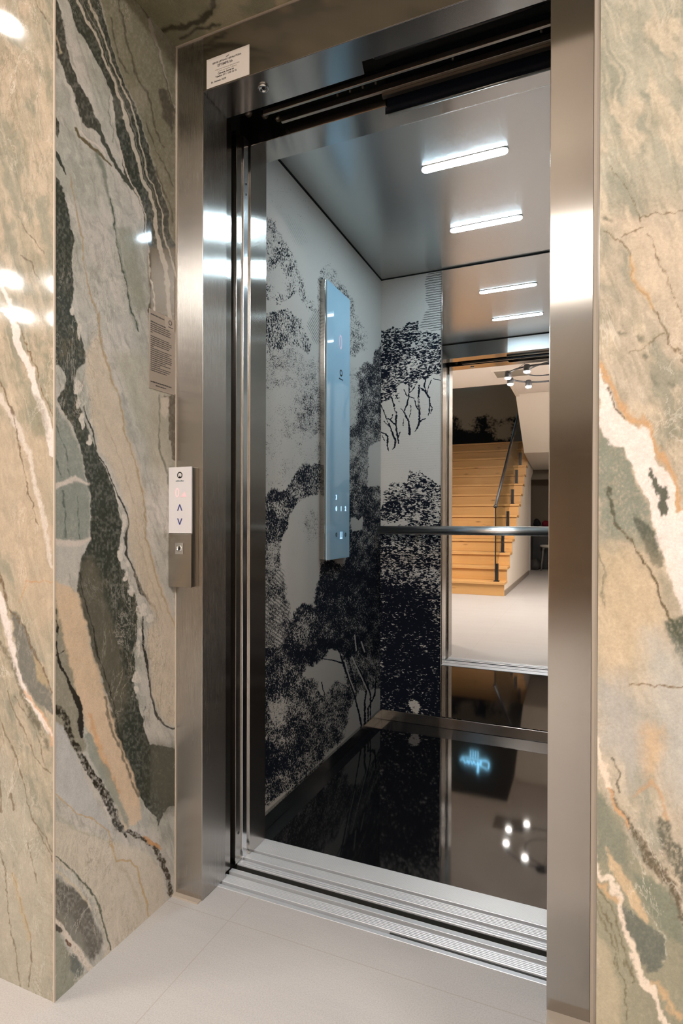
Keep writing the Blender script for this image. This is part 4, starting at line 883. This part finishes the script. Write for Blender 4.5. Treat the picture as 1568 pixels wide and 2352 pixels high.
m = MB(); m.lathe([(.009, 0), (.009, -.002), (.006, -.003), (.0055, -.0015)], (cx-.001, YF-.001, .899), 'y', 24); m.build('key_barrel', CHROME, cs)
m = MB(); m.prism([(cx-.0035, .8945), (cx-.0018, .8935), (cx+.0018, .903), (cx+.0002, .904)], 'y', YF-.0034, YF-.0028); m.build('keyhole', BLACK, cs)

# paper label on the header and notice on the marble
lb = thing('paper_label', 'white printed paper label on the steel header above the lift', 'label', (-.822, FY-.0018, 2.055))
LX0, LX1, LZ0, LZ1 = -.8845, -.7595, 2.0525, 2.1255
B(LX0, LX1, FY-.0024, FY-.0017, LZ0, LZ1).build('sheet', PAPER, lb)
yl = FY-.0026; lc = (LX0+LX1)/2; lw = LX1-LX0; lh = LZ1-LZ0
def ltxt(s, u, v, size, **k): text('print_line', s, size, k.pop('mat', INK), lb, (LX0+u*lw, yl, LZ1-v*lh), (1, 0, 0), (0, 0, 1), depth=.0001, **k)
FAINT = plain('faint_print', rgb(140, 130, 118), .6)
ltxt('LIFT', .50, .12, .0052, bold=.00012)
ltxt('SERVIS LIFTOVA I ESKALATORA', .48, .21, .0056, bold=.00012, sx=1.08)
ltxt('EPTIMPR bb', .44, .33, .0088, bold=.0001)
ltxt('nalog za rad i redovan pregled postrojenja', .49, .46, .0042, mat=FAINT)
ltxt('u skladu sa propisima o liftovima', .49, .53, .0042, mat=FAINT)
ltxt('Odrzava: Servis bb', .46, .61, .0062, bold=.00015)
ltxt('Telefon: 011 / 124 18 12', .46, .70, .0062, bold=.00015)
ltxt('Br. dozvole 16/18', .11, .84, .0062, bold=.00015, align='LEFT')
nt = thing('notice_plate', 'grey printed notice on the marble beside the left steel jamb', 'notice', (NL, 1.15, 1.29))
B(NL+.0004, NL+.0016, 1.103, 1.1965, 1.2905, 1.4835).build('plate', WARMPAPER, nt, .0003)
EN = NL+.0017; random.seed(11)
def words(m, y0, y1, z, h):
    y = y0
    while y < y1:
        w = random.uniform(.003, .009); m.box(EN-.0002, EN+.0002, y, min(y+w, y1), z, z+h*random.uniform(.8, 1.0)); y += w+.0011
m = MB(); words(m, 1.108, 1.157, 1.4705, .0032); words(m, 1.108, 1.163, 1.4525, .0030); m.build('heading', INK, nt)
m = MB(); z = 1.4470
lens = [1.176, 1.183, 1.178, 1.181, 1.115, 0, 1.176, 1.184, 1.184, 1.178, 1.175, 1.118, 1.184, 1.176, 1.184, 1.184, 1.185, 1.184, 1.162, 1.180, 1.142, 1.180, 1.176, 1.166]
for e in lens:
    if e: words(m, 1.108, e, z, .0023)
    z -= .0049
m.build('print_lines', INK, nt)
m = MB(); words(m, 1.108, 1.184, 1.3065, .0030); words(m, 1.126, 1.164, 1.2995, .0026); m.build('footer', INK, nt)
B(EN-.0002, EN+.0001, 1.158, 1.196, 1.452, 1.483).build('logo_patch', plain('pale_patch', rgb(168, 156, 145), .5), nt)
m = MB(); ring(m, (EN+.0002, 1.179, 1.471), .0065, .0022, PL); m.build('logo', INK, nt)
m = MB()
for k in range(6): m.box(EN+.0001, EN+.0005, 1.1715+.0032*k, 1.174+.0032*k, 1.4585, 1.4605)
m.build('logo_text', INK, nt)

# ------------------------------------------------------------------ the hall behind (seen in the mirror)
HC = 2.80
WALLP = plain('warm_white_wall', rgb(224, 214, 202), .8)
SX0, SX1 = -2.70, -.98
RZ_, GO = .176, .28
SY = -2.30                                            # first riser
m = MB(); m.box(-5.2, 3.0, -2.62, WY, HC, HC+.06); m.box(-5.2, SX0, -7.0, -2.62, HC, HC+.06); m.box(SX1+.061, 3.0, -3.30, -2.62, HC, HC+.06)
struct(m.build('ceiling', WHITEP), 'white hall ceiling with an opening over the stairs')
struct(B(-5.26, -5.2, -7.6, WY, 0, HC+.06).build('wall_hall_left', WALLP)); struct(B(3.0, 3.06, -7.6, WY, 0, HC+.06).build('wall_hall_right', WALLP))
struct(B(-5.2, SX0-.06, -3.6, -3.54, 0, HC).build('wall_hall_far', WALLP))
struct(B(SX0-.06, SX0, -7.2, -2.62, 0, 5.2).build('wall_stair_left', WALLP))
m = MB(); m.prism([(-3.30, 2.87), (-4.676, 2.10), (-5.3, 2.04), (-6.5, 1.965), (-6.5, 2.85), (-3.3, 2.90)], 'x', SX1+.008, .9)
struct(m.build('ceiling_stair', WALLP), 'white sloping underside of the upper stair flight')
struct(B(SX1, 2.4, -6.56, -2.62, 2.862, 5.2).build('wall_stair_right', WALLP)) if False else None
m = MB(); m.box(SX1+.008, SX1+.06, -7.2, -2.62, 2.79, 5.2); struct(m.build('wall_stair_right', WALLP), 'white wall beside the upper flight')
m = MB(); m.box(.9, .96, -7.2, -3.3, 0, 2.95); m.box(.9, 3.0, -3.36, -3.30, 0, HC); struct(m.build('wall_passage', WALLP))
m = MB(); m.box(-1.10, -1.025, -6.56, -6.5, 0, 2.0); struct(m.build('door_1', WHITEP), 'white casing of the dark doorway')
STORE = plain('dark_brown_panel', rgb(96, 84, 68), .6)
m = MB(); m.box(-1.4, .9, -7.26, -7.2, 0, 2.4); struct(m.build('wall_store', STORE), 'dark brown wall of the storage under the stairs')
m = MB(); m.box(-1.1, .9, -6.62, -6.56, 1.78, 2.0); struct(m.build('trim_4', plain('grey_brown_lintel', rgb(112, 102, 88), .7)), 'lintel over the storage doorway')
struct(B(-2.7, .96, -7.26, -7.0, 2.464, 5.26).build('wall_mural', None or plain('mural_base', (.02, .018, .016, 1), .8))) if False else None

def mural_mat():
    t = NT('dark_landscape_mural'); c = t.coord()
    sp = t.N.new('ShaderNodeSeparateXYZ'); t.l(c, sp.inputs[0])
    n = t.noise(1.6, 6, .62, c); n2 = t.noise(22, 3, .6, c)
    hor = t.math('MULTIPLY_ADD', sp.outputs[2], -1.0, 3.25)
    k = t.math('ADD', t.math('MULTIPLY_ADD', n, 2.2, -1.25), hor)
    k = t.math('ADD', k, t.math('MULTIPLY_ADD', n2, .5, -.25)); k = t.math('MULTIPLY', k, 5.0, clamp=True)
    t.l(t.mix(k, rgb(190, 172, 150), (.004, .004, .006, 1)), t.b.inputs['Base Color']); t.b.inputs['Roughness'].default_value = .85
    return t.m
struct(B(SX0, SX1, -7.06, -7.0, 2.464, 5.2).build('wall_mural', mural_mat()), 'dark mural of tree silhouettes above the stair landing')
struct(B(SX0-.06, .96, -7.2, -2.62, 5.2, 5.26).build('ceiling_upper', plain('grey_upper_ceiling', rgb(120, 112, 104), .8)))
struct(B(SX0-.06, SX1+.06, -2.68, -2.62, 2.86, 5.2).build('wall_upper_front', WALLP))

# staircase
st = thing('staircase', 'straight oak staircase rising behind, seen in the cabin mirror', 'staircase', (-1.84, SY, 0))
for i in range(14):
    y = SY-i*GO; z = (i+1)*RZ_
    m = MB(); m.box(SX0+.001, SX1-.001, y-.02, y, z-RZ_+.0005, z-.032); m.box(SX0+.001, SX1+.004, y-GO-.001 if i < 13 else -6.998, y+.022, z-.032, z)
    m.build('step', OAK, st, .002, 1)
P = [(SY-.021, 0.001)]
for i in range(14):
    y = SY-i*GO; z = (i+1)*RZ_-.033; P += [(y-.021, z)]; P += [(y-GO-.021 if i < 13 else -6.45, z)]
P += [(-6.45, 1.9), (-5.56, 1.6), (-5.56, 0.001)]
m = MB(); m.prism(P, 'x', SX1-.08, SX1-.002); o = m.build('stringer', WALLP, st); o['label'] = 'white side wall under the steps'
m = MB(); m.box(SX1-.0015, SX1+.010, -5.56, SY-.03, 0.001, .07); m.build('stair_skirting', plain('grey_skirting', rgb(140, 128, 116), .5), st)
# glass balustrade
GX = -1.09
def glass_mat():
    t = NT('smoked_balustrade_glass'); tr_ = t.N.new('ShaderNodeBsdfTransparent'); tr_.inputs[0].default_value = (.84, .86, .84, 1)
    g = t.N.new('ShaderNodeBsdfGlossy'); g.inputs['Roughness'].default_value = .02
    f = t.N.new('ShaderNodeLayerWeight'); fz = t.math('MULTIPLY_ADD', t.math('POWER', f.outputs['Facing'], 6.0), .4, .04)
    mx = t.N.new('ShaderNodeMixShader'); t.l(fz, mx.inputs[0]); t.l(tr_.outputs[0], mx.inputs[1]); t.l(g.outputs[0], mx.inputs[2]); t.l(mx.outputs[0], t.out.inputs['Surface'])
    return t.m
bl = thing('glass_balustrade', 'smoked glass stair balustrade with black rail and clamps on the right of the stairs', 'balustrade', (GX, SY, .176))
sl_ = RZ_/GO
m = MB(); m.prism([(-2.28, .30), (-2.28, 1.15), (-5.55, 1.15+3.27*sl_), (-5.55, .30+3.27*sl_)], 'x', GX-.006, GX+.006); m.build('glass_panel', glass_mat(), bl)
m = MB(); m.tube([(GX, -2.268, 1.155), (GX, -5.56, 1.155+3.292*sl_)], .019, 10); m.lathe([(.024, -.012), (.024, .012)], (GX, -2.268, 1.155), 'y', 14); m.build('rail', BLACKM, bl)
m = MB(); m.box(GX-.008, GX+.008, -2.284, -2.274, .30, 1.14); m.build('edge_profile', BLACKM, bl)
for i in (0, 2, 4, 6, 8, 10):
    y = SY-i*GO-.10; z = (i+1)*RZ_
    m = MB(); m.box(GX-.022, GX+.022, y-.025, y+.025, z+.001, z+.235); m.box(GX-.035, GX+.035, y-.04, y+.04, z+.0005, z+.012); m.build('clamp', BLACKM, bl, .003)

# chandelier
BULB = emit('warm_white_spot', (1.0, .945, .885, 1), 1050)
ch = thing('chandelier', 'black ring chandelier with bright spots, seen in the mirror over the stair foot', 'chandelier', (-.44, -1.21, HC), 'ring chandeliers in the hall')
ca, cb, cz, cr = -.44, -1.21, 2.555, .385
m = MB(); m.tube([(ca+cr*math.cos(a), cb+cr*math.sin(a), cz) for a in [2*PI*k/48 for k in range(48)]], .010, 8, True); m.build('hoop', BLACKM, ch)
m = MB(); m.tube([(ca+.10+.27*math.cos(a), cb+.27*math.sin(a), cz+.05+.03*math.cos(a)) for a in [2*PI*k/40 for k in range(40)]], .008, 8, True); m.build('hoop', BLACKM, ch)
m = MB(); m.lathe([(.06, -.001), (.06, -.025), (.05, -.03)], (ca, cb, HC), 'z', 24)
for k in range(3):
    a = 2*PI*k/3+.9; m.tube([(ca+.03*math.cos(a), cb+.03*math.sin(a), HC-.028), (ca+cr*math.cos(a), cb+cr*math.sin(a), cz)], .0025, 6)
m.build('canopy', BLACKM, ch)
angs = [math.atan2(y-cb, x-ca) for x, y in [(-.57, -.87), (-.785, -1.05), (-.81, -1.35), (-.625, -1.55)]]+[-1.15, -.35, .35, 1.15]
for a in angs:
    x, y = ca+cr*math.cos(a), cb+cr*math.sin(a)
    m = MB(); m.lathe([(.026, .062), (.034, .05), (.036, .0), (.033, -.008)], (x, y, 2.512), 'z', 20); s_ = m.build('spot', BLACKM, ch)
    m = MB(); m.lathe([(.0318, -.0065), (.0315, -.012), (.028, -.019), (.018, -.024)], (x, y, 2.512), 'z', 20); m.build('bulb', BULB, s_)
dup(ch, (2.3, -1.10, HC), 'unseen black ring chandelier added at the right end of the hall for more light')  # unseen lamp added to brighten the hall
dup(ch, (-3.55, -1.22, HC), 'black ring chandelier with bright spots reflected in the left marble wall')
dl = thing('downlight', 'small recessed ceiling downlight reflected high in the left marble wall', 'downlight', (-1.97, .20, HC-.001))
m = MB(); m.lathe([(.05, -.0005), (.05, -.006), (.042, -.008)], (-1.97, .20, HC), 'z', 28); m.build('rim', CHROME, dl)
m = MB(); m.lathe([(.041, -.0015), (.041, -.0085)], (-1.97, .20, HC), 'z', 28); m.build('lens', emit('downlight_lens', (1.0, .93, .86, 1), 120), dl)
# ceiling hatch
vt = thing('ceiling_vent', 'square grey ventilation grille in the white hall ceiling', 'vent', (-.85, -2.03, HC))
m = MB(); m.box(-1.09, -.66, -2.22, -1.84, HC-.012, HC-.0005); m.build('frame', WHITEP, vt, .002)
m = MB(); m.box(-1.06, -.69, -2.19, -1.87, HC-.014, HC-.012); m.build('grille', plain('grey_grille', rgb(128, 120, 108), .6), vt)

# neon sign
NEON = emit('blue_neon_tube', (.25, .65, 1.0, 1), 9.0)
NYY = -6.97
ns = thing('neon_sign', 'blue neon script sign high on the dark wall, reflected in the black cabin floor', 'neon sign', (-2.1, NYY, 4.1))
def neon(name, P, r=.011): m = MB(); m.tube([(x, NYY, z) for x, z in P], r, 8); return m.build(name, NEON, ns)
nx = lambda u: -1.88-u*.62                            # lettering runs to the hall's left when faced from the cabin
nz = lambda v: 3.86+v*.62
def arc(c, r, a0, a1, n=14): return [(c[0]+r[0]*math.cos(a0+(a1-a0)*k/n), c[1]+r[1]*math.sin(a0+(a1-a0)*k/n)) for k in range(n+1)]
def nn(P): return [(nx(u), nz(v)) for u, v in P]
neon('letter', nn([(.02, .62), (.00, .52)]+arc((.13, .46), (.14, .12), PI, 2*PI-.3)+[(.26, .55), (.14, .60), (.05, .64)]))
neon('letter', nn([(.27, .42), (.36, .60), (.385, .78), (.36, .80), (.345, .66), (.36, .44)]))
neon('letter', nn([(.36, .44), (.41, .54), (.45, .55), (.47, .46), (.50, .43)]))
neon('letter', nn([(.50, .43), (.53, .52), (.56, .55), (.58, .44), (.63, .43), (.66, .53), (.69, .54), (.70, .44)]))
neon('letter', nn([(.70, .44), (.76, .50), (.80, .55), (.83, .45), (.90, .43), (.98, .46)]))
neon('underline', nn([(.06, .37), (.40, .35), (.62, .34), (.92, .36)]), .009)
for k in range(4): neon('small_letter', nn([(.36+.085*k, .28), (.36+.085*k, .20), (.38+.085*k, .20)]), .008); neon('small_letter', nn([(.35+.085*k, .15), (.37+.085*k, .08)]), .008)

# storage under the stairs
def blob(name, c, s, seed, mat, parent=None, n=20, amp=.18):
    rnd = random.Random(seed); ph = [rnd.uniform(0, 6) for _ in range(6)]; V = []; F = []; mm = n//2
    for i in range(mm+1):
        th = PI*i/mm
        for k in range(n):
            a = 2*PI*k/n; q = (math.sin(th)*math.cos(a), math.sin(th)*math.sin(a), math.cos(th))
            w = 1+amp*(math.sin(3*a+ph[0]+4*q[2])*.5+math.sin(5*q[2]+ph[1]+2*a)*.4+math.sin(7*a+ph[2])*.25)
            pz = max(q[2]*w, -.72)
            V.append((c[0]+q[0]*w*s[0], c[1]+q[1]*w*s[1], c[2]+(pz+.72)*s[2]))
    for i in range(mm):
        for k in range(n): F.append((i*n+k, i*n+(k+1) % n, (i+1)*n+(k+1) % n, (i+1)*n+k))
    m = MB(); m.add(V, F, True); return m.build(name, mat, parent)
DARKC = plain('black_cloth', (.008, .008, .010, 1), .9); REDC = plain('dark_red_cloth', rgb(120, 16, 36), .85); WHITEPL = plain('white_plastic', rgb(196, 190, 180), .4)
cb_ = thing('storage_cabinet', 'low black cupboard in the dark storage doorway under the stairs', 'cupboard', (-.72, -7.0, 0))
B(-1.02, -.42, -7.18, -6.86, 0.002, .86).build('body', BLACKM, cb_, .004); B(-1.01, -.725, -6.86, -6.848, .02, .85).build('door', BLACKM, cb_, .003); B(-.715, -.43, -6.86, -6.848, .02, .85).build('door', BLACKM, cb_, .003)
tag(blob('folded_coat', (-.945, -7.0, .8605), (.07, .11, .085), 3, DARKC), 'black garment heaped on the cupboard in the storage doorway', 'garment')
tag(blob('scarf', (-.775, -6.97, .8605), (.07, .09, .065), 5, REDC), 'dark red garment lying on the cupboard in the storage doorway', 'garment')
tag(blob('bag', (-.95, -6.70, .002), (.10, .10, .12), 8, plain('dark_grey_bag', (.05, .045, .042, 1), .7)), 'dark slumped bag on the floor of the storage doorway', 'bag')
tag(blob('bin', (-1.16, -6.44, .002), (.05, .06, .11), 9, BLACKM, None, 20, .03), 'small black round bin at the end of the white stair wall', 'bin') if False else None
stl = thing('stool', 'white plastic stool standing in front of the black cupboard', 'stool', (-.70, -6.66, 0))
m = MB(); m.lathe([(.10, .44), (.15, .455), (.16, .475), (.155, .50), (.13, .505)], (-.70, -6.66, 0), 'z', 24); m.build('seat', WHITEPL, stl)
for sx_ in (-1, 1):
    for sy_ in (-1, 1):
        m = MB(); m.tube([(-.70+sx_*.09, -6.66+sy_*.09, .442), (-.70+sx_*.13, -6.66+sy_*.13, .002)], [.016, .012], 10); m.build('leg', plain('grey_plastic', rgb(120, 116, 110), .5) if (sx_, sy_) == (-1, -1) else bpy.data.materials['grey_plastic'], stl)

# ------------------------------------------------------------------ world and render look
W = bpy.data.worlds.new('world'); SC.world = W; W.use_nodes = True
W.node_tree.nodes['Background'].inputs[0].default_value = (1.0, .93, .86, 1); W.node_tree.nodes['Background'].inputs[1].default_value = .15
vs = SC.view_settings; vs.view_transform = 'Standard'; vs.look = 'None'; vs.gamma = 1; vs.use_curve_mapping = False
vs.exposure = 0.0
cy = SC.cycles
cy.max_bounces = 10; cy.diffuse_bounces = 4; cy.glossy_bounces = 8; cy.transparent_max_bounces = 8; cy.transmission_bounces = 4
cy.sample_clamp_indirect = 6.0; cy.blur_glossy = 0.3; cy.caustics_reflective = False; cy.caustics_refractive = False
cy.use_denoising = True; cy.use_light_tree = True
